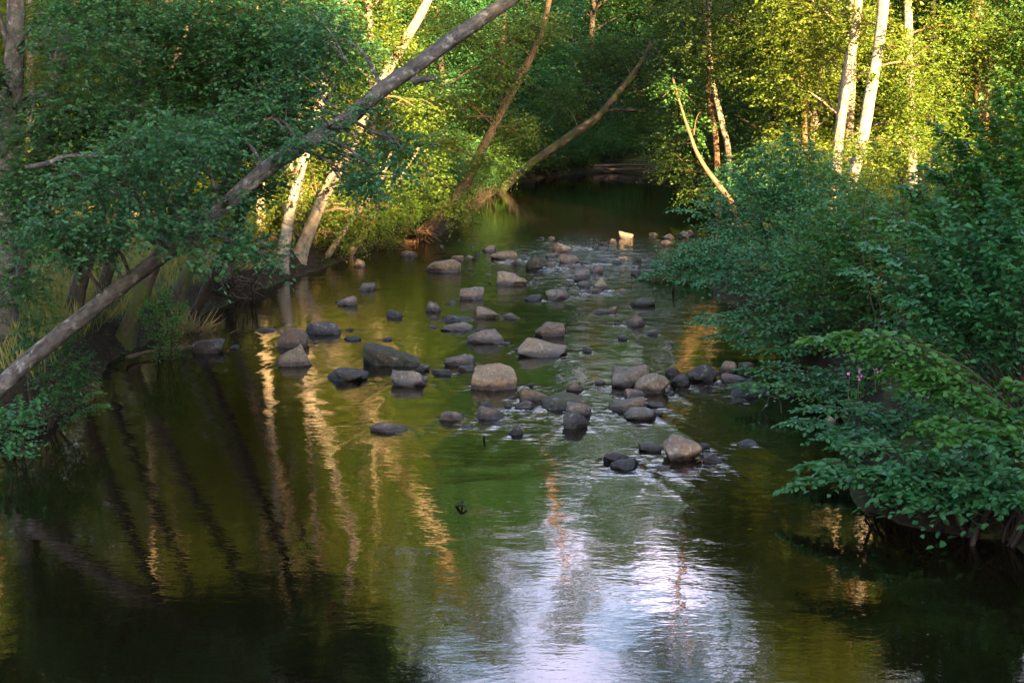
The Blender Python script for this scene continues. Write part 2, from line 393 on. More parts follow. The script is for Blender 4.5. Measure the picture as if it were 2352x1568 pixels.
# ------------------------------------------------------------------ river outline
def gl(l): return [tuple(G(x, y)[:2]) for x, y in l]
LB = [(-12, -120), (-9.5, -20), (-8.5, 5), (-8.2, 14)] + gl([(-30, 990), (120, 965), (215, 925), (235, 860), (290, 812), (430, 742), (530, 697), (640, 650), (740, 618),
      (810, 588), (880, 562), (1000, 548), (1040, 520), (1080, 485), (1130, 450), (1170, 426), (1250, 408), (1350, 396), (1430, 388)]) + [(16, 97), (40, 99), (80, 104), (160, 120)]
RB = [(12, -120), (8.5, -20), (6.3, 6), (5.4, 12)] + gl([(2300, 1240), (2100, 1215), (1965, 1165), (1935, 1060), (1925, 980), (1905, 910), (1850, 850), (1770, 800), (1730, 740), (1690, 700),
      (1640, 690), (1632, 640), (1640, 590), (1650, 540), (1655, 495), (1625, 465), (1570, 425), (1520, 405)]) + [(22, 88), (45, 90), (80, 94), (160, 108)]
LBn, RBn = np.array(LB), np.array(RB)
POLY = np.concatenate([LBn, RBn[::-1]])

def sdist(X, Y):
    """signed distance to river polygon (negative inside)"""
    Pn = np.stack([X.ravel(), Y.ravel()], 1); d2 = np.full(len(Pn), 1e12); ins = np.zeros(len(Pn), bool)
    n = len(POLY)
    for i in range(n):
        a = POLY[i]; b = POLY[(i + 1) % n]; ab = b - a
        u = np.clip(((Pn - a) @ ab) / (ab @ ab), 0, 1)
        q = a + u[:, None] * ab; d2 = np.minimum(d2, ((Pn - q) ** 2).sum(1))
        c = (a[1] > Pn[:, 1]) != (b[1] > Pn[:, 1])
        xx = a[0] + (Pn[:, 1] - a[1]) / (b[1] - a[1] + 1e-12) * ab[0]
        ins ^= c & (Pn[:, 0] < xx)
    d = np.sqrt(d2); return np.where(ins, -d, d).reshape(X.shape)

def bank_x(poly, y): return np.interp(y, poly[:, 1], poly[:, 0])
def sms(a, b, x): u = np.clip((x - a) / (b - a), 0, 1); return u * u * (3 - 2 * u)
_ph = RNG.uniform(0, 6.28, (8,)); _kx = RNG.normal(0, 1, 8); _ky = RNG.normal(0, 1, 8)
def lump(X, Y, f): return sum(np.sin(X * _kx[i] * f * (1 + .4 * i) + Y * _ky[i] * f * (1 + .4 * i) + _ph[i]) / (1 + .4 * i) for i in range(8)) / 4
def height(X, Y):
    X = np.asarray(X, float); Y = np.asarray(Y, float)
    d = sdist(X, Y) + 0.18 * lump(X, Y, 2.2)
    right = X > (bank_x(LBn, Y) + bank_x(RBn, Y)) / 2
    h = np.where(d > 0, 0.62 * sms(0, 0.75, d) + 0.02 * np.maximum(d, 0), -0.7 * sms(0, 1.5, -d) - 0.06)
    h = h + np.where(d > 0, np.where(right, 1.6 * sms(1, 14, d), 0.35 * sms(1, 10, d)), 0) + np.where(d > 0, 0.1 * lump(X, Y, 0.9) * sms(0, 1, d), 0)
    rr = np.hypot(X, np.maximum(Y, 0)); hill = 26 * sms(95, 190, rr + 0.15 * np.abs(X)) * sms(0, 20, d)
    return h + hill
def hz(x, y): return float(height(np.array([x]), np.array([y]))[0])

def axis(segs):
    out = []
    for a, b, s in segs: out.append(np.arange(a, b, s))
    return np.concatenate(out + [[segs[-1][1]]])
gx = axis([(-240, -40, 8), (-40, -16, 1.2), (-16, 16, 0.28), (16, 40, 1.2), (40, 240, 8)])
gy = axis([(-120, 0, 6), (0, 11, 1), (11, 55, 0.28), (55, 100, 0.6), (100, 130, 2), (130, 300, 8)])
def grid(gx, gy):
    X, Y = np.meshgrid(gx, gy); m, n = X.shape
    i = np.arange(m - 1)[:, None] * n; j = np.arange(n - 1)[None]
    F = np.stack([i + j, i + j + 1, i + n + j + 1, i + n + j], -1).reshape(-1, 4)
    return X, Y, F
X, Y, F = grid(gx, gy)
Z = height(X, Y)
tag(link('ground', mesh_np('ground', np.stack([X, Y, Z], -1).reshape(-1, 3), [F], M['ground'], True)), kind='structure')

# ------------------------------------------------------------------ rocks
def ico(sub):
    import bmesh
    bm = bmesh.new(); bmesh.ops.create_icosphere(bm, subdivisions=sub, radius=1)
    V = np.array([v.co[:] for v in bm.verts]); F = np.array([[v.index for v in f.verts] for f in bm.faces]); bm.free()
    return V, F
ICO4 = ico(5); ICO3 = ico(4)
ROCKS = []
def rock_mesh(form, seed, big, planes=None):
    r = np.random.default_rng(seed)
    V, F = ICO4 if big else ICO3
    npl, p = {'round': (17, 19), 'block': (9, 40), 'point': (11, 30), 'flat': (12, 26), 'wedgeR': (10, 32), 'wedgeL': (10, 32)}[form]
    n = nrm(r.normal(0, 1, (npl, 3))); dd = r.uniform(0.66, 1.0, npl)
    if planes: q = np.array(planes, float); n = nrm(q[:, :3]); dd = q[:, 3]; p = 40
    n = np.concatenate([n, [[1, 0, 0], [-1, 0, 0], [0, 1, 0], [0, -1, 0], [0, 0, 1], [0, 0, -1]]]); dd = np.concatenate([dd, np.ones(6) * 0.95])
    dots = np.maximum(V @ n.T, 1e-4) / dd
    rad = (dots ** p).sum(1) ** (-1 / p)
    Q = V * rad[:, None]
    # lumps
    k = r.normal(0, 1, (9, 3)) * np.array([2, 2, 2, 4, 4, 4, 8, 8, 9])[:, None]; ph = r.uniform(0, 6.28, 9)
    am = np.array([.045, .04, .04, .026, .022, .022, .013, .012, .010])
    Q = Q * (1 + (np.sin(Q @ k.T + ph) * am).sum(1))[:, None]
    Q = Q / np.abs(Q).max(0)
    x, y, z = Q.T.copy()
    zp = np.clip(z, 0, 1)
    if form == 'point':
        s = 1 - 0.6 * zp; sh = r.uniform(-0.2, 0.2); x = x * s + sh * zp; y = y * s
    elif form == 'wedgeR': z = np.where(z > 0, z * (1 - 0.62 * np.clip((x + 0.55) / 1.5, 0, 1)), z)
    elif form == 'wedgeL': z = np.where(z > 0, z * (1 - 0.62 * np.clip((-x + 0.55) / 1.5, 0, 1)), z)
    elif form == 'flat': s = 1 - 0.18 * zp; x = x * s; y = y * s
    Q = np.stack([x, y, z], 1); Q = Q / np.abs(Q).max(0)
    return Q, F
def rock(x0, x1, yt, yb, form, mat, label, dz=0.12, rot=0.0, deep=0.8, zb=0.0, planes=None):
    seed = len(ROCKS) * 7 + 3
    f = G((x0 + x1) / 2, yb, zb); w = (x1 - x0) / FPX * f[1]
    dep = w * deep; yc = f[1] + dep * 0.42
    c = P((x0 + x1) / 2, yb, yc); top = P((x0 + x1) / 2, yt, yc - dep * 0.1)[2]
    w = (x1 - x0) / FPX * yc
    top = max(zb + (top - zb) * (0.85 if form == 'flat' or w < 0.35 else 0.9), zb + 0.04)
    Q, F = rock_mesh(form, seed, (x1 - x0) > 60, planes)
    z0 = zb + (top - zb) * dz; rz = top - z0
    zz = np.where(Q[:, 2] > 0, Q[:, 2] * rz, Q[:, 2] * max(rz, w * 0.25))
    V = np.stack([Q[:, 0] * w / 2, Q[:, 1] * dep / 2, zz + z0], 1)
    if rot:
        cs, sn = math.cos(rot), math.sin(rot); V[:, 0], V[:, 1] = V[:, 0] * cs - V[:, 1] * sn, V[:, 0] * sn + V[:, 1] * cs
    o = link('boulder' if w > 0.55 else 'stone', mesh_np('boulder', V, [F], M[mat], True), None, (c[0], yc, 0))
    tag(o, label, 'boulder' if w > 0.55 else 'stone', 'boulders and stones in the stream')
    ROCKS.append((c[0], yc, w / 2, dep / 2, zb)); return o

R_ = rock
R_(977, 1067, 587, 626, 'round', 'tan', 'large tan flat-topped boulder leftmost at the rapids', 0.2)
R_(1036, 1070, 583, 598, 'flat', 'orange', 'orange-tan low stone just behind the large tan flat-topped boulder')
R_(1064, 1094, 584, 598, 'round', 'tan', 'small tan stone at the right shoulder of the large tan boulder')
R_(1104, 1139, 560, 579, 'wedgeL', 'pink', 'pinkish low stone at the back left of the rapids')
R_(1127, 1191, 570, 596, 'wedgeL', 'tan', 'brown sloping boulder in the rapids above the white riffle')
R_(917, 962, 574, 589, 'flat', 'grey', 'grey low stone near the left bank upstream of the tan boulder')
R_(812, 839, 590, 613, 'wedgeR', 'orange', 'sunlit orange stone against the left bank')
R_(1267, 1314, 552, 579, 'wedgeR', 'orange', 'bright orange sunlit boulder at the head of the rapids', 0.25)
R_(1257, 1277, 541, 553, 'flat', 'orange', 'small orange stone just behind the bright orange boulder')
R_(1252, 1284, 579, 592, 'flat', 'grey', 'flat grey stone just in front of the bright orange boulder')
R_(1284, 1331, 581, 605, 'round', 'pink', 'rounded purplish stone right below the bright orange boulder')
R_(1207, 1251, 582, 621, 'round', 'moss', 'tall olive boulder with a pale split face in the rapids', 0.25)
R_(1171, 1206, 596, 608, 'flat', 'pink', 'flat pink stone left of the tall olive boulder')
R_(1251, 1274, 600, 613, 'flat', 'tan', 'small brown stone touching the right of the tall olive boulder')
R_(1302, 1327, 604, 616, 'flat', 'grey', 'small flat stone below the rounded purplish stone')
R_(1327, 1354, 597, 608, 'wedgeR', 'dark', 'dark thin stone right of the rounded purplish stone')
R_(1314, 1356, 615, 640, 'round', 'grey', 'grey rounded boulder at the right foot of the rapids')
R_(1356, 1387, 605, 629, 'round', 'grey', 'pale grey stone behind the grey rounded boulder at the rapids foot')
R_(1318, 1341, 633, 646, 'flat', 'dark', 'small wet stone tucked under the grey rounded boulder')
R_(1372, 1396, 596, 605, 'flat', 'dark', 'small dark greenish stone in the white riffle')
R_(1404, 1429, 599, 607, 'flat', 'dark', 'low dark stone at the right end of the riffle')
R_(1397, 1417, 546, 559, 'flat', 'orange', 'small sunlit orange stone left of the round tan boulder far upstream')
R_(1372, 1397, 553, 563, 'flat', 'pink', 'low pinkish stone beside the small sunlit orange stone')
R_(1419, 1456, 527, 548, 'wedgeR', 'tan', 'round tan boulder farthest upstream in open water', 0.25)
R_(1488, 1513, 533, 540, 'flat', 'tan', 'small pale stone between the round tan boulder and right bank')
R_(1511, 1547, 548, 565, 'flat', 'pink', 'reddish stone near the right bank far upstream')
R_(1519, 1551, 533, 550, 'wedgeL', 'dark', 'dark stone leaning above the reddish stone near the right bank')
R_(1552, 1602, 525, 546, 'flat', 'dark', 'wide dark stone farthest right upstream by the overhanging bush')
R_(1462, 1506, 592, 605, 'flat', 'dark', 'dark stone with ragged top beside the overhanging right bush')
R_(1466, 1504, 602, 617, 'flat', 'grey', 'flat grey stone in front of the ragged dark stone by the right bush')
R_(1448, 1474, 618, 634, 'flat', 'dark', 'small dark stone under the tip of the overhanging right bush')
R_(1134, 1216, 620, 656, 'wedgeR', 'tan', 'tan boulder with sloping crest just below the rapids', 0.1)
R_(1056, 1117, 657, 688, 'block', 'grey', 'blue-grey notched boulder in mid channel', 0.15)
R_(1202, 1246, 670, 691, 'wedgeL', 'dark', 'dark wet stone left of the squat grey stone in mid channel')
R_(1251, 1307, 663, 688, 'block', 'grey', 'squat grey block in mid channel with a small white splash', 0.1)
R_(1324, 1362, 642, 660, 'flat', 'grey', 'low grey stone beside the tan dome right of mid channel')
R_(1357, 1398, 635, 666, 'round', 'tan', 'tan dome-shaped stone right of mid channel')
R_(1344, 1384, 657, 674, 'wedgeL', 'pink', 'pinkish stone at the foot of the tan dome-shaped stone')
R_(1297, 1317, 648, 657, 'flat', 'grey', 'tiny grey stone left of the low grey stone by the tan dome')
R_(977, 1016, 687, 716, 'point', 'grey', 'small pointed grey stone left of mid channel')
R_(1024, 1047, 688, 698, 'flat', 'grey', 'tiny flat stone right of the small pointed grey stone')
R_(1091, 1152, 699, 731, 'wedgeR', 'tan', 'brown boulder sloping down to the right in mid channel')
R_(1152, 1197, 718, 733, 'flat', 'grey', 'flat blue-grey stone trailing the brown sloping boulder')
R_(1014, 1084, 720, 739, 'wedgeR', 'dark', 'long dark slab of stone left of the brown sloping boulder')
R_(1012, 1089, 738, 760, 'wedgeL', 'tan', 'low tan stone in front of the long dark slab')
R_(773, 821, 676, 702, 'wedgeL', 'grey', 'grey tent-shaped stone alone toward the left bank')
R_(824, 864, 647, 668, 'flat', 'grey', 'flat grey stone alone in golden water upstream left')
R_(887, 927, 711, 729, 'flat', 'dark', 'low blue-grey stone alone left of the small pointed stone')
R_(1072, 1161, 753, 790, 'round', 'grey', 'smooth rounded grey boulder like a loaf in mid channel', 0.2)
R_(1226, 1304, 735, 773, 'round', 'pink', 'purplish domed boulder with a stick behind it', 0.15)
R_(1187, 1309, 769, 820, 'wedgeR', 'tan', 'large tan wedge boulder sloping down to the right', 0.1)
R_(1442, 1506, 680, 704, 'flat', 'moss', 'dark weedy stone crowned with sprigs near the right bank')
R_(1357, 1400, 706, 720, 'flat', 'grey', 'flat grey stone with an orange end right of mid channel')
R_(1392, 1417, 702, 719, 'block', 'orange', 'small orange stone at the end of the flat grey stone')
R_(1436, 1487, 720, 749, 'point', 'pink', 'pointed reddish stone near the right bank')
R_(1476, 1514, 756, 769, 'flat', 'grey', 'flat grey stone downstream of the pointed reddish stone')
R_(1417, 1441, 767, 780, 'round', 'grey', 'tiny grey stone left of the flat grey stone near the right')
R_(1337, 1364, 794, 808, 'round', 'dark', 'tiny dark stone right of the large tan wedge boulder')
R_(829, 974, 787, 840, 'wedgeR', 'moss', 'large dark mossy boulder with a white stick against it', 0.1)
R_(750, 847, 841, 876, 'round', 'dark', 'dark rounded boulder left of the pair of mid stones', 0.1)
R_(897, 997, 845, 889, 'round', 'grey', 'dark grey humped boulder below the large mossy boulder', 0.1)
R_(1017, 1094, 805, 840, 'wedgeL', 'grey', 'blue-grey boulder rising right behind the big block')
R_(953, 991, 833, 853, 'flat', 'dark', 'small dark stone between the humped and blue-grey boulders')
R_(989, 1042, 845, 861, 'flat', 'dark', 'flat blue-black stone left of the big pale block')
R_(1050, 1092, 838, 852, 'flat', 'grey', 'low grey stone hidden behind the big pale block')
main = R_(1069, 1197, 828, 896, 'block', 'orange', 'big pale angular block boulder in the middle of the stream', 0.1, 0.0, 0.75, planes=[(-0.08, -0.30, 0.95, .60), (-0.5, -0.86, -0.1, .80), (0.45, -0.88, 0.1, .82), (-0.97, 0, 0.2, .85), (0.97, 0, 0.15, .88), (0, 1, .1, .85), (.35, -.2, .9, .68)])
R_(1189, 1259, 883, 921, 'wedgeR', 'tan', 'brown humped boulder at the right foot of the big pale block')
R_(1182, 1234, 915, 938, 'round', 'grey', 'grey stone in front of the brown humped boulder')
R_(1299, 1341, 873, 899, 'point', 'pink', 'small reddish pointed stone behind the gravelly dark boulder')
R_(1234, 1350, 902, 940, 'wedgeL', 'moss', 'gravelly dark mossy boulder right of the grey stone')
R_(1296, 1362, 920, 958, 'round', 'grey', 'pale grey top stone of the pair by the gravelly boulder')
R_(1291, 1354, 942, 984, 'round', 'dark', 'dark wet front stone of the pair by the gravelly boulder')
R_(1099, 1134, 917, 940, 'round', 'dark', 'small dark stone above the purplish stone below the big block')
R_(1091, 1162, 933, 963, 'round', 'pink', 'purplish rounded stone in front of the big pale block')
R_(1156, 1176, 920, 936, 'block', 'grey', 'tiny grey stone between the purplish stone and the grey stone')
R_(1001, 1067, 942, 966, 'round', 'tan', 'pale tan stone alone left of the purplish rounded stone')
R_(847, 941, 967, 994, 'flat', 'pink', 'flat diamond-shaped purplish stone nearest the golden ripple')
R_(1166, 1204, 973, 1001, 'point', 'dark', 'small dark pointed stone in the calm foreground water')
R_(1054, 1086, 974, 984, 'flat', 'grey', 'barely emerging flat stone in calm water')
R_(1402, 1494, 832, 891, 'round', 'grey', 'large grey egg-shaped boulder, left of the pair at right', 0.25)
R_(1454, 1540, 838, 904, 'round', 'tan', 'large olive-tan rounded boulder, right of the pair at right', 0.25)
R_(1427, 1486, 887, 915, 'wedgeR', 'pink', 'reddish stone at the foot of the large pair at right')
R_(1392, 1481, 909, 946, 'wedgeL', 'pink', 'purplish long boulder in front of the reddish stone')
R_(1427, 1512, 931, 965, 'round', 'grey', 'smooth oval grey boulder frontmost of the right cluster', 0.2)
R_(1482, 1526, 919, 936, 'flat', 'grey', 'flat pale stone behind the smooth oval grey boulder')
R_(1527, 1565, 840, 862, 'round', 'dark', 'dark stone behind the olive-tan boulder on its right')
R_(1537, 1590, 857, 888, 'round', 'dark', 'blue-black wet stone right of the olive-tan boulder')
R_(1524, 1556, 897, 909, 'flat', 'dark', 'small flat dark stone under the olive-tan boulder')
R_(1573, 1652, 833, 876, 'round', 'dark', 'dark reddish dome boulder toward the right bank', 0.2)
R_(1651, 1698, 826, 856, 'round', 'pink', 'pale pink rounded boulder by the right bank leaves', 0.2)
R_(1696, 1735, 827, 848, 'round', 'pink', 'dull pink stone half hidden by the right bank leaves')
R_(1655, 1717, 850, 880, 'wedgeR', 'pink', 'flat pinkish boulder below the pale pink rounded boulder')
R_(1705, 1733, 865, 885, 'round', 'dark', 'small dark stone beside the flat pinkish boulder')
R_(1674, 1740, 875, 912, 'point', 'dark', 'black wet boulder rightmost of the right cluster', 0.1)
R_(1795, 1828, 898, 911, 'flat', 'dark', 'flat dark stone under the leaves by the right bank')
R_(1696, 1728, 747, 771, 'round', 'pink', 'pink stone behind the hanging leafy sprays at right')
R_(1711, 1750, 672, 694, 'round', 'grey', 'grey stone at the dark hollow of the right bank', zb=0.02)
R_(1745, 1785, 668, 690, 'wedgeL', 'pink', 'pinkish stone against the right bank by the dark hollow', zb=0.05)
R_(1516, 1613, 990, 1060, 'round', 'pink', 'large round brown boulder nearest the viewer', 0.35)
R_(1383, 1447, 1027, 1063, 'wedgeR', 'dark', 'dark sloping stone behind the low front stone')
R_(1396, 1471, 1050, 1079, 'flat', 'dark', 'dark low front stone nearest the viewer on the left')
R_(1463, 1521, 1016, 1036, 'flat', 'grey', 'low grey stone left of the large round brown boulder')
R_(1611, 1660, 1035, 1064, 'wedgeR', 'dark', 'dark stone with a stick right of the large round brown boulder')
R_(1606, 1632, 1012, 1030, 'round', 'grey', 'small grey stone behind the right of the round brown boulder')
R_(1690, 1740, 1010, 1023, 'flat', 'grey', 'flat grey stone alone near the lower right bank')
R_(443, 520, 776, 811, 'block', 'dark', 'blue-black squared boulder nearest the left bank', 0.2)
R_(634, 709, 752, 798, 'block', 'pink', 'brown squarish boulder behind the pyramid boulder', 0.25)
R_(625, 721, 787, 841, 'point', 'tan', 'pyramid-shaped brown boulder in the golden water', 0.05)
R_(697, 787, 738, 768, 'round', 'dark', 'dark flat-domed boulder behind the brown squarish boulder', 0.1)
R_(790, 832, 770, 783, 'flat', 'dark', 'low dark stone right of the dark flat-domed boulder')
R_(873, 902, 773, 783, 'flat', 'dark', 'barely emerging dark stone above the large mossy boulder')
R_(585, 640, 752, 763, 'flat', 'grey', 'barely emerging grey stone in golden water toward the left')
R_(1896, 1922, 950, 978, 'round', 'orange', 'reddish stone beneath the right bank leaves', zb=0.03)

rr_ = np.random.default_rng(8)
for i in range(46):
    x = rr_.uniform(1000, 1560); y = rr_.uniform(545, 640) + rr_.normal(0, 4)
    if any(abs(G(x, y)[0] - q[0]) < q[2] + .1 and abs(G(x, y)[1] - q[1]) < q[3] + .2 for q in ROCKS): continue
    w = rr_.uniform(7, 17); o = R_(x - w / 2, x + w / 2, y - w * rr_.uniform(.25, .5), y, ('flat', 'round', 'wedgeR')[i % 3], ('grey', 'dark', 'pink', 'dark')[i % 4], 'tiny wet stone barely breaking the riffle')
    o.name = 'pebble'; o['category'] = 'pebble'; o['group'] = 'tiny stones in the riffle'
big = [q for q in ROCKS if q[2] > 0.22 and q[4] < .01 and q[1] < 42]
for i in range(60):
    q = big[int(rr_.integers(len(big)))]; a = rr_.uniform(0, 6.28); w = rr_.uniform(0.10, 0.24)
    x, y = q[0] + math.cos(a) * (q[2] + w), q[1] + math.sin(a) * (q[3] + w)
    if any(((x - r[0]) / (r[2] + w * .5)) ** 2 + ((y - r[1]) / (r[3] + w * .5)) ** 2 < 1 for r in ROCKS): continue
    pw = w / y * FPX; px = CX + x / (y * math.cos(PITCH) + CAMZ * math.sin(PITCH)) * FPX; py = HOR + CAMZ / y * FPX
    o = R_(px - pw / 2, px + pw / 2, py - pw * rr_.uniform(.2, .45), py, ('flat', 'round', 'wedgeL')[i % 3], ('dark', 'grey', 'dark', 'pink', 'moss')[i % 5], 'small wet stone wedged beside a boulder')
    o.name = 'pebble'; o['category'] = 'pebble'; o['group'] = 'small stones beside the boulders'
# ------------------------------------------------------------------ water
wx = axis([(-14, -8, 0.3), (-8, 9.5, 0.055), (9.5, 20, 0.3), (20, 160, 5)])
ys = [9.0]
while ys[-1] < 112: ys.append(ys[-1] + max(0.045, 0.0032 * ys[-1] ** 1.05))
wy = np.concatenate([np.arange(-40, 9, 1.0), ys, [125]])
X, Y, F = grid(wx, wy)
rapid = np.exp(-((Y - 44) / 7.5) ** 2) * np.exp(-((X - 1.5) / 6) ** 2)
chop = 0.07 + 1.15 * rapid + 0.03 * np.exp(-((Y - 26) / 8) ** 2)
Z = np.zeros_like(X)
r2 = np.random.default_rng(3)
for i in range(34):
    lam = r2.uniform(0.22, 1.1); a = r2.normal(0, 0.7) + math.pi / 2; k = 6.283 / lam
    Z += 0.0004 * lam ** 1.15 * np.sin(k * (X * math.cos(a) + Y * math.sin(a)) + r2.uniform(0, 6.28) + 1.5 * np.sin(X * r2.normal(0, .5) + Y * r2.normal(0, .4)))
Z = Z * (0.38 + 7.0 * rapid + 0.5 * np.exp(-((Y - 26) / 8) ** 2) + 0.35 * lump(X, Y, 0.35))
# ring ripples and wakes round every stone
for (cx, cy_, rx, ry, zb) in ROCKS:
    if zb > 0.01: continue
    i0, i1 = np.searchsorted(wy, cy_ - 4 * rx - 1.5), np.searchsorted(wy, cy_ + ry + 0.8)
    j0, j1 = np.searchsorted(wx, cx - rx - 1.4), np.searchsorted(wx, cx + rx + 1.4)
    xs, yy = X[i0:i1, j0:j1], Y[i0:i1, j0:j1]
    dx, dy = xs - cx, yy - cy_
    q = np.sqrt((dx / rx) ** 2 + (dy / ry) ** 2); dd = (q - 1) * min(rx, ry)
    fall = np.exp(-np.clip(dd, 0, 9) / 0.28)
    Z[i0:i1, j0:j1] += 0.004 * fall * np.cos(dd * 32)
    wk = np.exp(-((np.abs(dx) - rx * 0.9 - 0.28 * np.clip(-dy, 0, 9)) / 0.09) ** 2) * (dy < ry * 0.3) * np.exp(-np.clip(-dy, 0, 9) / (1.6 * rx + 0.5))
    Z[i0:i1, j0:j1] += 0.005 * wk
    chop[i0:i1, j0:j1] += 0.25 * np.exp(-np.clip(dd, 0, 9) / 0.3) * (dy < ry) + 0.25 * wk
foam = np.clip(0.72 * rapid + 0.35 * (chop - 0.08 - 1.15 * rapid), 0, 0.8) * np.clip(0.75 + 0.5 * lump(X, Y, 1.1), 0, 1.2)
me = mesh_np('river', np.stack([X, Y, Z], -1).reshape(-1, 3), [F], M['water'], True)
a = me.attributes.new('chop', 'FLOAT', 'POINT'); a.data.foreach_set('value', chop.astype(np.float32).ravel())
a = me.attributes.new('foam', 'FLOAT', 'POINT'); a.data.foreach_set('value', foam.astype(np.float32).ravel())
tag(link('river', me), kind='structure')

# ------------------------------------------------------------------ trees written from the picture
def clumpP(f, cx, cy_, Yd, rx, ry, rd, size, **kw):
    c = P(cx, cy_, Yd); s = Yd / FPX
    f.clump(c, (rx * s, rd, ry * s), size, **kw); return c

def near_on(pts, c):
    d = ((pts - c) ** 2).sum(1) + 0.6 * np.maximum(pts[:, 2] - c[2] + 0.3, 0) ** 2
    return pts[np.argmin(d)]

def tree(name, label, cat, pts, Yd, bark, leafm, clumps=(), size=0.07, top=None, extra=(), group=None, flare=0.5, cover=2.2, wr=0.62, up=0.6, ground=True, twig=0.0, k=7, stubs=(), sides=14):
    """pts: (px,py,width px[,Y]) from base up; clumps: (px,py,Y,rx,ry,rd); top: list of (dx,dy,dz,rx,ry,rz) clumps in metres round the trunk end"""
    W3, rad = [], []
    for q in pts:
        y = q[3] if len(q) > 3 else Yd
        W3.append(P(q[0], q[1], y)); rad.append(q[2] / FPX * y / 2)
    W3 = np.array(W3)
    if ground:
        g0 = hz(W3[0][0], W3[0][1])
        if W3[0][2] > g0 - 0.15:
            d = W3[0] - W3[1]; d = d / np.linalg.norm(d)
            n = W3[0] + d * min(1.2, (W3[0][2] - g0 + 0.2) / max(0.3, -d[2])) if d[2] < 0 else W3[0]
            n = np.array([n[0], n[1], min(n[2], hz(n[0], n[1]) - 0.15)])
            W3 = np.concatenate([[n], W3]); rad = [rad[0] * 1.1] + rad
    base = W3[0].copy()
    root = empty(name, base); tag(root, label, cat, group)
    tb = Tubes(); tb.tube(W3 - base, rad, sides, 8, 0.075, flare)
    link('trunk', tb.mesh('trunk', M[bark]), root)
    f = Fol(); lb = Tubes(); nl = 0
    dense = np.concatenate([np.linspace(W3[i], W3[i + 1], 8) for i in range(len(W3) - 1)])
    rdn = np.concatenate([np.linspace(rad[i], rad[i + 1], 8) for i in range(len(rad) - 1)])
    def limb(a, c, r, sd=6):
        m = (a + c) / 2 + RNG.normal(0, 0.10, 3) * np.linalg.norm(c - a) * 0.6; m[2] += 0.08 * np.linalg.norm(c - a)
        lb.tube([a - base, m - base, c - base], [r, r * 0.7, r * 0.28], sd, 4, 0.05)
    lim = []
    for cl in clumps:
        lb = Tubes(); lim.append(lb)
        c = clumpP(f, *cl[:6], size if len(cl) < 7 else cl[6], cover=cover, wr=wr, up=up, twig=twig, k=k)
        lowd = ((dense - c) ** 2).sum(1) + 1.0 * np.maximum(dense[:, 2] - c[2] + 0.3, 0) ** 2
        i = np.argmin(lowd); limb(dense[i], c, min(rdn[i] * 0.3, 0.045)); nl += 1
        for _ in range(3):
            e = c + RNG.normal(0, 0.5, 3) * np.array([cl[3], cl[5] * FPX / cl[2], cl[4]]) * cl[2] / FPX
            limb((dense[i] + c) / 2, e, 0.018, 5)
    if top:
        for (dx, dy, dz, rx, ry, rz) in top:
            lb = Tubes(); lim.append(lb)
            c = W3[-1] + np.array([dx, dy, dz]); f.clump(c, (rx, ry, rz), max(size, 0.11), cover=cover, wr=wr, up=up, k=k)
            limb(dense[-9], c, min(rdn[-9] * 0.6, 0.09)); nl += 1
    for st in stubs:
        lb = Tubes(); lim.append(lb)
        lb.tube([P(*q[:3]) - base for q in st], [q[3] / FPX * q[2] / 2 for q in st], 7, 4, 0.05); nl += 1
    lm = M[bark if bark not in ('birch_bark', 'pale_bark') else 'brown_bark']
    for lb in lim: link('limb', lb.mesh('limb', lm), root)
    if f.tw:
        lb = Tubes(); lb.twigs([(a - base, b - base, r) for a, b, r in f.tw]); link('twigs', lb.mesh('twigs', lm), root)
    if f.V:
        f.V = [v - base for v in f.V]
        link('crown', f.mesh('crown', M[leafm]), root)
    return root

TOPL = [(0, 0, 0.5, 2.2, 2.2, 2.0), (-1.6, 0.6, 1.8, 2.0, 2.0, 1.8), (1.5, -0.5, 2.4, 2.0, 2.0, 1.8), (0.2, 0.8, 4.0, 2.0, 2.0, 1.8)]
TOPS = [(0, 0, 0.3, 1.6, 1.6, 1.3), (-0.9, 0.6, 1.5, 1.5, 1.5, 1.3), (0.9, -0.5, 1.8, 1.4, 1.4, 1.2)]

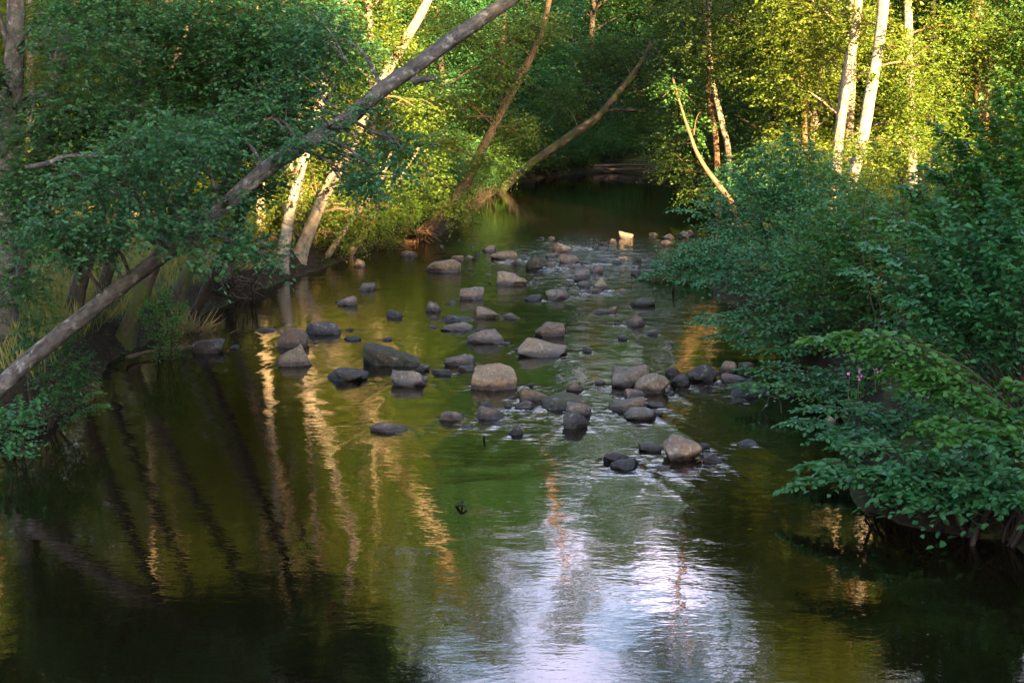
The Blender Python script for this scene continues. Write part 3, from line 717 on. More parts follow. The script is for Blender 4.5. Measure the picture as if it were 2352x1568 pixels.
tree('leaning_alder', 'big grey alder leaning across from the left edge toward the top centre', 'tree',
     [(-110, 985, 46, 19.6), (0, 890, 42, 19.8), (80, 815, 39, 20), (200, 720, 37, 20), (300, 640, 35, 20.2), (370, 590, 36, 20.3), (440, 540, 36, 20.4), (520, 470, 37, 20.6), (610, 390, 36, 20.8), (690, 338, 34, 21),
      (740, 310, 36, 21), (810, 265, 36, 21.2), (880, 205, 36, 21.4), (960, 150, 34, 21.6), (1040, 90, 32, 21.8), (1110, 42, 30, 22), (1180, -5, 29, 22.2), (1260, -70, 25, 22.4), (1330, -160, 21, 22.8), (1420, -330, 15, 23.2), (1480, -520, 9, 23.5)],
     20, 'alder_bark', 'shaded_alder_leaf',
     [(250, 395, 19.4, 150, 65, 0.9), (400, 330, 19.6, 140, 80, 0.9), (120, 560, 19.6, 110, 60, 0.7), (520, 330, 22, 120, 80, 0.9), (440, 480, 21.5, 130, 60, 0.7), (570, 560, 19.8, 60, 36, 0.5), (330, 520, 19.4, 110, 55, 0.7), (210, 570, 19.4, 100, 36, 0.6), (480, 585, 19.6, 80, 30, 0.5),
      (620, 270, 22, 100, 80, 0.8), (700, 210, 22.4, 90, 80, 0.8), (720, 90, 22.5, 90, 80, 0.9), (830, 430, 21.5, 50, 36, 0.5), (870, 400, 20.6, 70, 60, 0.5), (620, 590, 19.8, 40, 25, 0.4), (930, 340, 21, 40, 40, .4), (450, 510, 19.7, 56, 30, .4), (535, 462, 20, 34, 18, .3), (640, 358, 20.4, 26, 14, .3), (765, 285, 20.7, 46, 26, .35), (850, 250, 21, 30, 20, .3), (700, 335, 20.3, 40, 26, .4), (300, 460, 21.4, 120, 60, .7), (560, 420, 21.8, 90, 60, .7), (180, 500, 19.4, 110, 60, .7), (780, 345, 22.2, 50, 40, .5)],
     size=0.088, twig=0.004, cover=3.8,
     stubs=[[(951, 186, 21.4, 22), (975, 182, 21.3, 15), (999, 180, 21.2, 11)], [(60, 385, 19.2, 10), (110, 375, 19.2, 12), (160, 358, 19.3, 9), (290, 362, 19.4, 6)]], sides=18)
tree('upright_alder', 'grey upright alder trunk at the top left corner', 'tree',
     [(10, 790, 62), (15, 600, 54), (20, 400, 50), (27, 250, 46), (34, 100, 43), (40, -60, 40), (60, -400, 30), (90, -700, 20)], 25, 'alder_bark', 'shaded_alder_leaf',
     [(120, 420, 22.5, 120, 80, 1.0), (170, 250, 22.5, 110, 80, 1.0), (60, 520, 22.5, 90, 60, 0.8), (210, 110, 22.5, 130, 80, 1.0), (40, 660, 23, 80, 50, 0.6), (270, 300, 22.5, 110, 80, 0.9), (320, 400, 22.5, 110, 70, .9), (110, 330, 22.3, 100, 70, .9), (60, 440, 22.2, 90, 60, .9), (-60, 200, 23, 60, 120, 0.9)],
     size=0.09, twig=0.004, cover=4.0, top=TOPL, stubs=[[(22, 120, 25, 16), (5, 60, 24.8, 12), (-20, -20, 24.6, 9)]])
tree('slim_alder', 'slim dark alder behind the leaning trunk in the left foliage', 'tree',
     [(440, 735, 26, 30.6), (505, 600, 22, 29.5), (585, 430, 20, 28), (635, 300, 17), (646, 150, 15), (650, 0, 13), (665, -200, 10)], 27, 'dark_bark', 'shaded_alder_leaf',
     [(560, 140, 25, 120, 90, 1.0), (440, 90, 25, 120, 90, 1.0), (640, 60, 25.5, 100, 80, 1.0), (330, 190, 24.5, 110, 80, 1.0), (470, 210, 25, 100, 70, 0.9), (690, 290, 26, 60, 50, .7), (320, 50, 25, 110, 70, 1.0), (400, 300, 24.5, 110, 70, 1), (540, 290, 25, 100, 70, 1), (230, 30, 25, 110, 70, 1), (740, 30, 26, 90, 60, 1), (800, 130, 26.5, 80, 60, 1), (620, 170, 25.4, 90, 70, 1), (600, 40, 23.6, 80, 60, .7), (560, 130, 23.6, 80, 60, .7), (680, 100, 23.8, 70, 60, .7), (450, 20, 23.6, 90, 50, .7), (150, 40, 23.6, 70, 60, .7)],
     size=0.09, twig=0.004, cover=3.8, top=TOPL, stubs=[[(640, 260, 27, 6), (600, 200, 26.5, 5), (560, 130, 26, 3)]])
GL = 'trunks on the near left bank'
for i, (b, w, Yd, lab, bk, ln) in enumerate([
    ((165, 730), 36, 27.3, 'thick brown trunk on the left bank, first right of the corner trunk', 'dark_bark', 0.24),
    ((228, 700), 25, 29, 'thin grey-brown trunk just behind the leaning alder on the left bank', 'dark_bark', 0.26),
    ((280, 800), 36, 27.8, 'trunk with flared roots at the left water edge', 'mossy_bark', 0.36),
    ((402, 700), 30, 31, 'moss-sided trunk leaning over the left water edge by the grass', 'mossy_bark', 0.38),
    ((25, 720), 42, 27.8, 'broad dark trunk low at the left edge', 'dark_bark', 0.16),
    ((50, 690), 20, 29.6, 'thin dark trunk beside the broad one at the left edge', 'dark_bark', 0.12),
    ((520, 660), 18, 34.5, 'slender trunk at the left bank under the leaning alder', 'dark_bark', 0.22)]):
    pts = [(b[0] + ln * s * (1 + s / 2600), b[1] - s, w * (1 - s / 1500)) for s in (0, 90, 200, 350, 520, 700, 900)]
    tree('bank_alder', lab, 'tree', pts, Yd, bk, 'shaded_alder_leaf', [], size=0.085, top=TOPL if i % 2 else TOPS, group=GL, flare=0.9, cover=1.7)

# mid-left sunlit group
tree('birch', 'white birch trunk with dark blotches standing in sunlight on the left bank', 'tree',
     [(655, 560, 26), (668, 480, 24), (697, 367, 22), (740, 220, 20), (752, 120, 18), (790, 0, 17), (775, -90, 15), (760, -220, 12)], 39, 'birch_bark', 'sunlit_leaf',
     [(690, 400, 37.8, 26, 18, .3), (672, 470, 37.8, 20, 14, .3), (730, 240, 38, 30, 30, .4), (745, 130, 38, 34, 34, .4), (640, 480, 40.5, 70, 60, 1.0), (590, 540, 39.5, 60, 35, .8), (760, 300, 40, 60, 50, .9)], size=0.11, top=TOPS, cover=1.6)
tree('leaning_ash', 'pale sunlit trunk slanting right from the left bank behind the leaning alder', 'tree',
     [(688, 588, 32), (715, 520, 29), (755, 430, 26), (800, 345, 24), (845, 250, 23), (884, 173, 22), (930, 95, 21), (968, 30, 21), (1010, -60, 17), (1040, -160, 12)], 40.5, 'pale_bark', 'sunlit_leaf',
     [(745, 445, 39, 24, 14, .3), (815, 320, 39, 34, 24, .4), (870, 195, 39, 34, 24, .4), (930, 90, 39, 34, 24, .4), (800, 470, 41.5, 70, 60, .9), (850, 500, 41.5, 60, 40, .8), (790, 540, 41.8, 50, 36, .6), (900, 110, 40, 60, 50, .9), (960, 250, 40, 70, 60, .9), (720, 440, 42, 50, 60, .8), (610, 500, 42, 60, 60, .9)], size=0.10, top=TOPS, cover=1.5)
tree('young_ash', 'thin sunlit stem, left of the slanting pair beside the pale trunk', 'tree',
     [(770, 560, 14), (800, 515, 13), (840, 465, 12), (875, 410, 9), (900, 350, 7)], 42.5, 'pale_bark', 'sunlit_leaf', [(880, 470, 43.5, 50, 50, .8), (900, 410, 43, 50, 40, .8)], size=0.10, flare=0.2)
tree('young_ash', 'thin sunlit stem, right of the slanting pair beside the pale trunk', 'tree',
     [(820, 560, 15), (860, 500, 14), (900, 435, 12), (940, 378, 9), (965, 330, 6)], 44.5, 'pale_bark', 'sunlit_leaf', [(930, 480, 44.5, 50, 40, .8), (985, 400, 42, 60, 60, .8)], size=0.10, flare=0.2)
tree('straight_birch', 'straight pale trunk glimpsed behind the left foliage', 'tree',
     [(596, 590, 24), (598, 450, 21), (600, 300, 19), (604, 100, 17), (606, -150, 14), (610, -400, 11)], 41, 'pale_bark', 'sunlit_leaf', [(560, 60, 42, 90, 70, 1.2), (480, 440, 43, 70, 50, 1.0)], size=0.12, top=TOPL, cover=1.5)
tree('pale_alder', 'pale slim trunk behind the white birch', 'tree',
     [(690, 560, 16), (688, 300, 14), (690, 80, 13), (694, -100, 12), (700, -240, 9)], 44, 'pale_bark', 'sunlit_leaf', [(720, 40, 44, 90, 80, 1.2), (640, 180, 44, 60, 60, 1)], size=0.12, top=TOPS, cover=1.5)
tree('sunlit_birch', 'peach sunlit thin trunk beside the corner trunk at top left', 'tree',
     [(78, 640, 22), (74, 400, 20), (70, 250, 19), (70, 100, 18), (72, -80, 17), (76, -300, 14)], 44, 'pale_bark', 'sunlit_leaf', [(150, 350, 45, 90, 70, 1.2), (20, 300, 45, 60, 80, 1.2)], size=0.13, top=TOPL, cover=1.5)
tree('leaning_willow', 'orange-brown trunk leaning right over the water from the brown mud', 'tree',
     [(945, 552, 30), (985, 520, 27), (1030, 470, 24), (1072, 418, 22), (1100, 360, 21), (1140, 280, 20), (1180, 205, 18), (1215, 140, 17), (1242, 80, 14), (1262, 0, 11), (1282, -100, 10), (1310, -230, 8), (1335, -350, 5)], 48.5, 'brown_bark', 'sunlit_leaf',
     [(1000, 330, 47, 90, 60, 1.2), (960, 410, 47, 70, 50, 1.0), (1040, 470, 46.5, 50, 40, .8), (1060, 500, 46.5, 40, 26, .6), (1130, 380, 47.5, 50, 50, .9), (1010, 230, 48, 80, 60, 1.2), (1140, 180, 48, 70, 60, 1.2), (1190, 300, 49, 50, 50, 1), (1090, 250, 48.5, 70, 50, 1), (1230, 60, 48, 80, 50, 1.2), (1020, 60, 47, 110, 60, 1.2), (1130, 90, 47, 90, 50, 1.2)],
     size=0.11, top=[(0, 0, 0, .9, .9, 1.1), (-.5, .3, 1.2, .8, .8, .9), (.7, -.2, -1.3, .8, .8, .7)], cover=2.6, stubs=[[(1072, 270, 47.5, 6), (1110, 268, 47, 4), (1130, 270, 46.8, 3)]])
tree('arching_alder', 'long mossy trunk arching right over the far dark water', 'tree',
     [(1150, 440, 22), (1175, 412, 21), (1222, 375, 20), (1300, 320, 20), (1370, 272, 19), (1400, 238, 17), (1440, 190, 15), (1475, 140, 10), (1495, 100, 7)], 74, 'mossy_bark', 'forest_leaf',
     [(1450, 120, 77, 90, 60, 2), (1380, 140, 78, 80, 60, 2), (1480, 220, 77, 60, 40, 1.6), (1290, 240, 79, 80, 60, 2), (1230, 330, 80, 60, 50, 1.6)], size=0.16, flare=0.0, cover=2.6,
     stubs=[[(1365, 280, 77, 14), (1385, 258, 76.8, 10), (1420, 252, 76.5, 8), (1480, 256, 76, 6)], [(1470, 150, 77, 7), (1495, 105, 76, 5), (1530, 150, 75, 5), (1560, 190, 75, 4)]])

# right bank trunks
GR = 'sunlit trunks behind the right bank'
tree('pale_ash', 'brightest white trunk in the sunlight at upper right', 'tree',
     [(1960, 400, 28), (1981, 317, 27), (1998, 220, 26), (2015, 130, 25), (2024, 60, 25), (2030, 0, 24), (2040, -150, 23), (2050, -330, 17)], 44, 'birch_bark', 'sunlit_leaf',
     [(2005, 175, 43, 26, 16, .4), (1975, 345, 42.5, 70, 40, .6), (2050, 100, 43.5, 30, 30, .5), (2120, 160, 45.5, 80, 70, 1.3), (1960, 60, 46, 60, 60, 1.2), (2080, 330, 43, 70, 50, 1)], size=0.11, top=TOPL, cover=2.6, group=GR)
tree('pale_ash', 'tan trunk curving up just left of the brightest white trunk', 'tree',
     [(1925, 330, 24), (1938, 225, 24), (1948, 150, 23), (1961, 90, 22), (1968, 40, 21), (1972, -20, 20), (1976, -160, 16), (1980, -300, 12)], 46, 'pale_bark', 'sunlit_leaf',
     [(1890, 120, 48, 70, 70, 1.3), (1850, 30, 48, 70, 60, 1.3)], size=0.12, top=TOPS, cover=2.6, group=GR)
tree('pale_ash', 'pale trunk top right of the brightest white trunk, cut by foliage', 'tree',
     [(2095, 330, 21), (2090, 200, 20), (2086, 60, 19), (2084, -30, 18), (2084, -200, 14)], 50, 'birch_bark', 'sunlit_leaf',
     [(2092, 110, 48.5, 44, 40, .6), (2090, 225, 48, 50, 50, .6), (2200, 60, 50, 90, 70, 1.5), (2150, 260, 49, 80, 60, 1.4)], size=0.12, top=TOPL, cover=2.6, group=GR)
tree('brown_maple', 'reddish brown trunk at right among yellow-green leaves', 'tree',
     [(2262, 420, 34), (2258, 300, 32), (2250, 200, 31), (2246, 120, 30), (2244, -20, 27), (2246, -250, 20)], 54, 'brown_bark', 'sunlit_leaf',
     [(2300, 100, 53, 80, 80, 1.2), (2190, 170, 53, 50, 50, 1), (2310, 300, 53, 60, 60, 1)], size=0.11, top=TOPL, cover=2.6, group=GR)
tree('brown_maple', 'short brown trunk piece high between foliage right of centre', 'tree',
     [(1850, 300, 19), (1848, 150, 18), (1846, 60, 17), (1845, -60, 15), (1848, -220, 12)], 56, 'brown_bark', 'forest_leaf',
     [(1790, 60, 55, 80, 70, 1.5), (1760, 180, 56, 80, 60, 1.5)], size=0.13, top=TOPL, cover=2.6, group=GR)
tree('birch', 'white birch piece at the right of the far bend, lit by sun', 'tree',
     [(1672, 345, 13), (1660, 290, 13), (1646, 230, 13), (1634, 170, 12), (1628, 60, 11), (1640, -60, 10), (1690, -200, 9)], 57, 'pale_bark', 'forest_leaf',
     [(1620, 110, 55.5, 60, 60, 1.2), (1640, 180, 55.5, 40, 30, .8), (1600, 20, 55.5, 60, 50, 1.2), (1680, 130, 58, 70, 60, 1.5), (1580, 120, 58, 70, 70, 1.5), (1690, 40, 58, 80, 60, 1.6), (1560, 30, 60, 90, 60, 1.6)], size=0.13, top=TOPS, cover=2.6, group=GR)
tree('brown_birch', 'tan trunk base just left of the white birch at the far bend', 'tree',
     [(1645, 335, 14), (1636, 270, 14), (1624, 180, 13), (1620, 60, 12), (1617, -100, 12), (1610, -260, 11), (1598, -420, 10), (1580, -580, 8)], 59, 'brown_bark', 'forest_leaf', [(1570, 240, 60, 60, 60, 1.5), (1520, 330, 62, 50, 50, 1.5), (1555, 390, 60, 60, 40, 1.5), (1600, 440, 58, 50, 36, 1.2)], size=0.14, top=TOPS, cover=2.6, group=GR)
tree('leaning_birch', 'thin pale stem leaning left over the water from the right bank', 'tree',
     [(1700, 520, 14), (1680, 465, 13), (1650, 425, 12), (1620, 385, 10), (1598, 345, 9), (1582, 300, 8), (1570, 265, 6), (1545, 180, 4)], 47, 'brown_bark', 'forest_leaf',
     [(1540, 200, 47, 50, 40, 1.0), (1600, 300, 48, 40, 40, .8)], size=0.12, cover=1.3, flare=0.2)

# ------------------------------------------------------------------ right bank shrubs built from arching branches
def shrub(name, label, base, branches, leafm, size, Yd=None, clumps=(), cat='shrub', group=None, wr=0.68, spl=0.6, step=0.05, cover=3.0, bark='twig', droop=0.2, up=0.8, k=7, start=0.3, arch=0.16):
    b = P(*base); g0 = hz(b[0], b[1]); b[2] = min(b[2], g0) - 0.1 if b[2] < g0 + 1.2 else g0 - 0.1
    root = empty(name, b); tag(root, label, cat, group)
    f = Fol(); st = Tubes()
    zz = np.array([0, 0, 1.0])
    for br in branches:
        e = P(*br[:3]); L = np.linalg.norm(e - b)
        c1 = b * 0.6 + e * 0.4 + zz * L * arch * RNG.uniform(0.8, 1.3) + RNG.normal(0, 0.06, 3) * L
        c2 = b * 0.25 + e * 0.75 + zz * L * arch * 0.9
        tt = np.linspace(0, 1, 9)[:, None]
        crv = (1 - tt) ** 3 * b + 3 * (1 - tt) ** 2 * tt * c1 + 3 * (1 - tt) * tt ** 2 * c2 + tt ** 3 * e
        st = Tubes(); st.tube(crv - b, np.linspace(0.016, 0.003, 9), 6, 2, 0.05); link('stem', st.mesh('stem', M[bark]), root)
        n = max(6, int(L * (1 - start) / step))
        u = np.linspace(start, 1, n)[:, None]
        q = (1 - u) ** 3 * b + 3 * (1 - u) ** 2 * u * c1 + 3 * (1 - u) * u ** 2 * c2 + u ** 3 * e
        T = nrm(np.gradient(q, axis=0)); sd = nrm(np.cross(T, zz))
        sg = np.where(np.arange(n) % 2 == 0, 1, -1)[:, None]
        d = sd * sg * 0.85 + T * 0.6 + RNG.normal(0, 0.18, (n, 3)); d[:, 2] *= 0.5
        LL = spl * (1.15 - 0.85 * u[:, 0] ** 2) * RNG.uniform(0.6, 1.2, n)
        f.sprays(q, d, LL, k, size, wr, up, droop, twig=0.003)
        f.sprays(q[-3:], T[-3:], np.full(3, spl * 0.5), k, size, wr, up, droop, twig=0.003)
    for cl in clumps:
        c = clumpP(f, *cl[:6], size if len(cl) < 7 else cl[6], cover=cover, wr=wr, up=up, twig=0.003, k=k, L=spl)
        m = (b + c) / 2 + RNG.normal(0, 0.15, 3); st = Tubes(); st.tube([np.zeros(3), m - b, c - b], [0.02, 0.014, 0.006], 6, 4, 0.05); link('stem', st.mesh('stem', M[bark]), root)
    st = Tubes(); st.twigs([(a - b, c - b, r) for a, c, r in f.tw])
    f.V = [v - b for v in f.V]
    link('twigs', st.mesh('twigs', M[bark]), root); link('foliage', f.mesh('foliage', M[leafm]), root)
    return root

shrub('hazel_bush', 'lowest leafy branches reaching left above the roots at lower right', (2300, 1130, 16.2),
      [(1842, 1103, 16.6), (1880, 1062, 16.8), (1960, 1020, 16.8), (2010, 1075, 16.2), (2060, 1125, 15.9), (2130, 1140, 15.6), (2150, 1040, 15.8), (2220, 1110, 15.2), (2300, 1150, 15.0), (2250, 1020, 15.3), (2352, 1080, 14.8), (1940, 1085, 16.5), (2090, 1090, 16.0), (2370, 1140, 14.6)],
      'hazel_leaf', 0.13, clumps=[(2200, 1080, 16.5, 130, 60, 0.6), (2330, 1040, 16, 90, 70, 0.6), (2090, 1135, 15.9, 80, 26, .3), (2210, 1160, 15.4, 90, 28, .3), (2330, 1185, 14.9, 80, 30, .3)], arch=0.10)
shrub('hazel_bush', 'shrub with flat sprays over the water below the pink flowers', (2230, 1030, 18.6),
      [(1832, 965, 19.2), (1868, 935, 19.6), (1930, 985, 18.8), (1900, 1000, 18.6), (1980, 940, 19), (2060, 960, 18.4), (2000, 990, 18.4), (2120, 940, 18), (2080, 905, 18.6), (1950, 920, 19.6), (2180, 900, 18)],
      'hazel_leaf', 0.108, clumps=[(2130, 960, 19, 140, 60, 0.6)], arch=0.08)
shrub('elm_sapling', 'bright yellow-green drooping branch with large leaves in front of the right bushes', (2420, 930, 16.8),
      [(1858, 775, 18.4), (1930, 765, 18.2), (2000, 800, 17.8), (2060, 850, 17.5), (2110, 880, 17.2), (2150, 850, 17.2), (2200, 900, 16.8), (2280, 930, 16.4), (2330, 880, 16.4), (2120, 970, 16.6), (2180, 1000, 16.2), (2352, 1010, 15.9), (2270, 985, 16.0)],
      'lime_leaf', 0.13, spl=0.42, droop=0.45, arch=0.16, cat='sapling', start=0.35)
shrub('hazel_bush', 'shrub whose long low branch reaches left to the pink stones', (2030, 930, 22.2),
      [(1728, 845, 23.2), (1715, 880, 22.8), (1785, 832, 23.4), (1840, 860, 22.8), (1800, 880, 22.6), (1890, 850, 22.8), (1940, 885, 22), (1870, 895, 22.2), (1980, 860, 22.2), (2020, 840, 22.4)],
      'hazel_leaf', 0.108, clumps=[(1980, 880, 22.6, 90, 40, .6)], arch=0.06)
shrub('hazel_bush', 'shrub reaching flat sprays over the water beside the dark hollow', (1930, 800, 25.5),
      [(1603, 736, 27.2), (1640, 770, 26.6), (1620, 722, 27.4), (1690, 715, 27.2), (1740, 745, 26.6), (1720, 790, 26), (1790, 800, 25.6), (1820, 745, 26), (1850, 690, 26.5), (1780, 700, 27), (1880, 780, 25.2)],
      'hazel_leaf', 0.108, clumps=[(1860, 740, 26, 110, 70, .8), (1800, 690, 27, 90, 40, .7)], arch=0.06)
shrub('hornbeam_bush', 'dense teal bush hanging over the rapids at the right', (1770, 610, 38.5),
      [(1482, 632, 38.5), (1498, 604, 39.2), (1535, 575, 40), (1560, 645, 37.6), (1610, 615, 38), (1650, 565, 38.5), (1600, 655, 37), (1540, 610, 38.8), (1580, 560, 40), (1660, 640, 37.4), (1570, 600, 38.2)],
      'hazel_leaf', 0.108, clumps=[(1660, 590, 39, 110, 60, 1.2), (1590, 615, 38.5, 90, 34, .9), (1730, 560, 38, 100, 60, 1.2)], arch=0.10, spl=0.75)
shrub('hornbeam_bush', 'layered bush above the dark hollow of the right bank', (1900, 690, 30),
      [(1640, 640, 31), (1690, 660, 30.6), (1740, 655, 30.2), (1660, 600, 31.5), (1720, 580, 31), (1800, 620, 30.4), (1790, 560, 31), (1860, 640, 30), (1850, 580, 30.5), (1900, 540, 30)],
      'hazel_leaf', 0.105, clumps=[(1790, 600, 31, 120, 55, 1.0), (1880, 600, 30.5, 90, 70, 1.0), (1730, 630, 31, 80, 30, .7)], arch=0.08, spl=0.65)
shrub('hazel_bush', 'tall bush with a thin branch pointing left at the edge of the far water', (1850, 560, 33),
      [(1562, 480, 33.5), (1605, 462, 33.6), (1650, 450, 33.4), (1690, 400, 33.5), (1750, 350, 33.5), (1810, 310, 33), (1700, 480, 33), (1760, 440, 33), (1800, 400, 32.5), (1860, 350, 32.5), (1640, 520, 33)],
      'hazel_leaf', 0.105, clumps=[(1740, 480, 33.5, 100, 70, 1.0), (1820, 400, 33.5, 110, 90, 1.1), (1900, 480, 32.5, 110, 80, 1.1)], spl=0.7)
shrub('hazel_bush', 'large hazel filling the middle of the right side below the bright trunk', (2060, 640, 25.5),
      [(1800, 500, 26.5), (1850, 440, 26.5), (1920, 400, 26.5), (1990, 440, 26), (2060, 470, 25.5), (1880, 540, 26), (1960, 500, 25.5), (2120, 430, 25.5), (1930, 600, 25), (2010, 560, 25), (2080, 540, 24.8)],
      'maple_leaf', 0.115, clumps=[(1930, 500, 27, 120, 80, 1.1), (2040, 560, 26.5, 120, 80, 1.1), (1900, 620, 26.5, 110, 60, 1.0), (2030, 690, 25.5, 120, 60, 1.0), (2140, 600, 26, 110, 90, 1.0)], spl=0.6)
shrub('hazel_bush', 'near hazel with broad teal leaves at the right edge', (2380, 760, 18.5),
      [(1960, 620, 20), (2000, 560, 20), (2060, 600, 19.5), (2100, 520, 19.5), (2160, 560, 19), (2120, 640, 19), (2200, 620, 18.6), (2180, 480, 19.2), (2260, 540, 18.6), (2300, 600, 18.2), (2330, 480, 18.4), (2080, 690, 19), (2200, 700, 18.4), (2300, 700, 18), (2280, 420, 18.8), (2352, 640, 17.8)],
      'hazel_leaf', 0.135, clumps=[(2250, 640, 19.5, 130, 90, 0.8), (2330, 520, 19.5, 90, 90, 0.8), (2150, 720, 19.5, 120, 70, .8), (2320, 790, 19, 110, 80, 0.8)], spl=0.55)
shrub('maple_bush', 'dark leafy bush at the right edge below the yellow light', (2420, 420, 19.5),
      [(2160, 300, 20.5), (2230, 260, 20.2), (2300, 230, 20), (2352, 300, 19.6), (2260, 340, 20), (2200, 380, 20.2), (2340, 380, 19.4)],
      'maple_leaf', 0.11, spl=0.5)
shrub('hazel_bush', 'dark undergrowth bush between the flowers and the right edge', (2330, 900, 20.5),
      [(2060, 780, 21.5), (2130, 760, 21.2), (2200, 800, 20.8), (2260, 760, 20.6), (2330, 820, 20.2), (2100, 840, 21)],
      'maple_leaf', 0.10, clumps=[(2120, 800, 21.8, 120, 60, .8), (2250, 850, 21.2, 130, 70, .8), (2040, 800, 22.2, 90, 50, .8), (2340, 930, 20, 90, 60, .7), (2230, 960, 19.5, 120, 50, .6)], spl=0.5)

shrub('maple_sapling', 'fresh green sapling with broad leaf sprays rising along the upper right edge', (2400, 620, 19.8),
      [(2030, 510, 21), (2090, 440, 21), (2150, 400, 20.8), (2210, 330, 20.6), (2290, 290, 20.4), (2352, 230, 20.2), (2240, 430, 20.4), (2320, 380, 20), (2130, 500, 20.6), (2352, 480, 19.6)],
      'maple_leaf', 0.135, spl=0.55, cat='sapling', clumps=[(2280, 380, 20.6, 80, 60, .6), (2160, 450, 20.9, 70, 50, .6)])
rw = shrub('rowan', 'small rowan with feathery yellow-green leaves at right, some turning yellow', (2060, 700, 23),
      [(1960, 420, 23.6), (2010, 340, 23.8), (2060, 360, 23.6), (2110, 400, 23.2), (2150, 350, 23.4), (2080, 450, 23), (2130, 470, 23)],
      'rowan_leaf', 0.095, wr=0.4, spl=0.5, step=0.10, k=11, cat='tree', up=0.7)
f = Fol(); bb = np.array(rw.location)
for (x, y) in ((2085, 710), (2090, 720), (2015, 652), (2110, 640), (2075, 640), (2105, 790)):
    f.clump(P(x, y, 20.6) - bb, (0.10, 0.10, 0.08), 0.055, cover=1.8, k=9, wr=0.4, L=0.2)
link('yellow_leaves', f.mesh('yellow_leaves', M['yellow_leaf']), rw)
iv, iff = ico(1)
Vb, Fb = [], []; n = 0
for (x, y) in ((2118, 620), (2024, 636), (2030, 640)):
    for _ in range(16):
        c = P(x, y, 20.2) - bb + RNG.normal(0, 0.022, 3); Vb.append(iv * 0.011 + c); Fb.append(iff + n); n += len(iv)
link('berries', mesh_np('berries', np.concatenate(Vb), [np.concatenate(Fb)], M['berry'], True), rw)

# pink flowers
c0 = P(1985, 905, 21.5); c0[2] = hz(c0[0], c0[1])
fl = empty('balsam_flower', c0); tag(fl, 'pink flowering balsam among grassy leaves by the right bank', 'flower')
st = Tubes(); Vp, Fp = [], []; n = 0; f = Fol()
for (x, y) in ((1952, 858), (1976, 848), (1974, 866), (1980, 862), (2012, 850), (2026, 848), (2055, 826), (2052, 838), (2225, 700), (2232, 722), (2300, 714)):
    e = P(x, y, 21.3 if x < 2200 else 20.0)
    a = np.array([e[0] + RNG.normal(0, .05), e[1] + 0.1, c0[2] - 0.05])
    st.tube([a - c0, (a + e) / 2 - c0 + RNG.normal(0, 0.03, 3), e - c0], [0.008, 0.006, 0.004], 5, 3, 0.03)
    for _ in range(5):
        V, F = leaves(np.array([e - c0 + RNG.normal(0, 0.012, 3)]), RNG.normal(0, 1, (1, 3)), RNG.normal(0, 1, (1, 3)), np.array([0.05]), 0.8)
        Vp.append(V); Fp.append(F + n); n += len(V)
    u = np.linspace(0.3, 0.85, 6)[:, None]; q = a * (1 - u) + e * u - c0
    f.sprays(q, nrm(RNG.normal(0, 1, (6, 3)) * [1, 1, .2]), np.full(6, .16), 3, 0.10, 0.3, 0.7, 0.4)
link('stems', st.mesh('stems', M['fresh_twig']), fl); link('petals', mesh_np('petals', np.concatenate(Vp), [np.concatenate(Fp)], M['petal']), fl)
link('foliage', f.mesh('foliage', M['lime_leaf']), fl)

# ------------------------------------------------------------------ generic woodland
def make_tree(seed, H, R, z0, leafm, bark, size, n_cl, cover, name, cat='tree'):
    r = np.random.default_rng(seed); root = empty(name)
    tb = Tubes(); lean = r.normal(0, 0.04, 2)
    hs = np.linspace(-0.4, H * 0.92, 8); pts = np.stack([lean[0] * hs + r.normal(0, .1, 8), lean[1] * hs + r.normal(0, .1, 8), hs], 1)
    r0 = 0.011 * H; tb.tube(pts, r0 * (1.05 - hs / H * 0.9), 9, 3, 0.05, 0.4)
    link('trunk', tb.mesh('trunk', M[bark]), root)
    f = Fol(); lb = Tubes()
    for i in range(n_cl):
        u = (i + r.uniform(0, 1)) / n_cl; z = z0 + (H - z0) * u
        prof = math.sin(math.pi * min(0.97, 0.18 + 0.8 * u)) ** 0.6
        a = i * 2.4 + r.uniform(-.5, .5); rr = R * prof * r.uniform(0.35, 0.85)
        c = np.array([math.cos(a) * rr + lean[0] * z, math.sin(a) * rr + lean[1] * z, z + r.uniform(-.3, .3)])
        cr = R * r.uniform(0.32, 0.5)
        f.clump(c, (cr, cr, cr * 0.62), size, cover=cover, up=0.6, k=8)
        b = np.array([lean[0] * z, lean[1] * z, max(0.5, z - rr * 0.5)])
        lb.tube([b, (b + c) / 2 + [0, 0, .15], c], [r0 * .35, r0 * .22, 0.015], 5, 3, .05)
    link('limbs', lb.mesh('limbs', M[bark]), root)
    link('crown', f.mesh('crown', M[leafm]), root)
    return root
def make_bush(seed, H, R, leafm, size, cover, name):
    r = np.random.default_rng(seed); root = empty(name); f = Fol(); st = Tubes()
    for i in range(9):
        a = i * 2.4; rr = R * r.uniform(0.1, 0.75); z = H * r.uniform(0.25, 0.8)
        c = np.array([math.cos(a) * rr, math.sin(a) * rr, z]); f.clump(c, (R * .45, R * .45, H * .24), size, cover=cover, up=0.65, k=8)
        st.tube([[0, 0, -.2], c * [.4, .4, .6], c], [.03, .02, .008], 5, 3, .05)
    link('stems', st.mesh('stems', M['dark_bark']), root); link('foliage', f.mesh('foliage', M[leafm]), root)
    return root

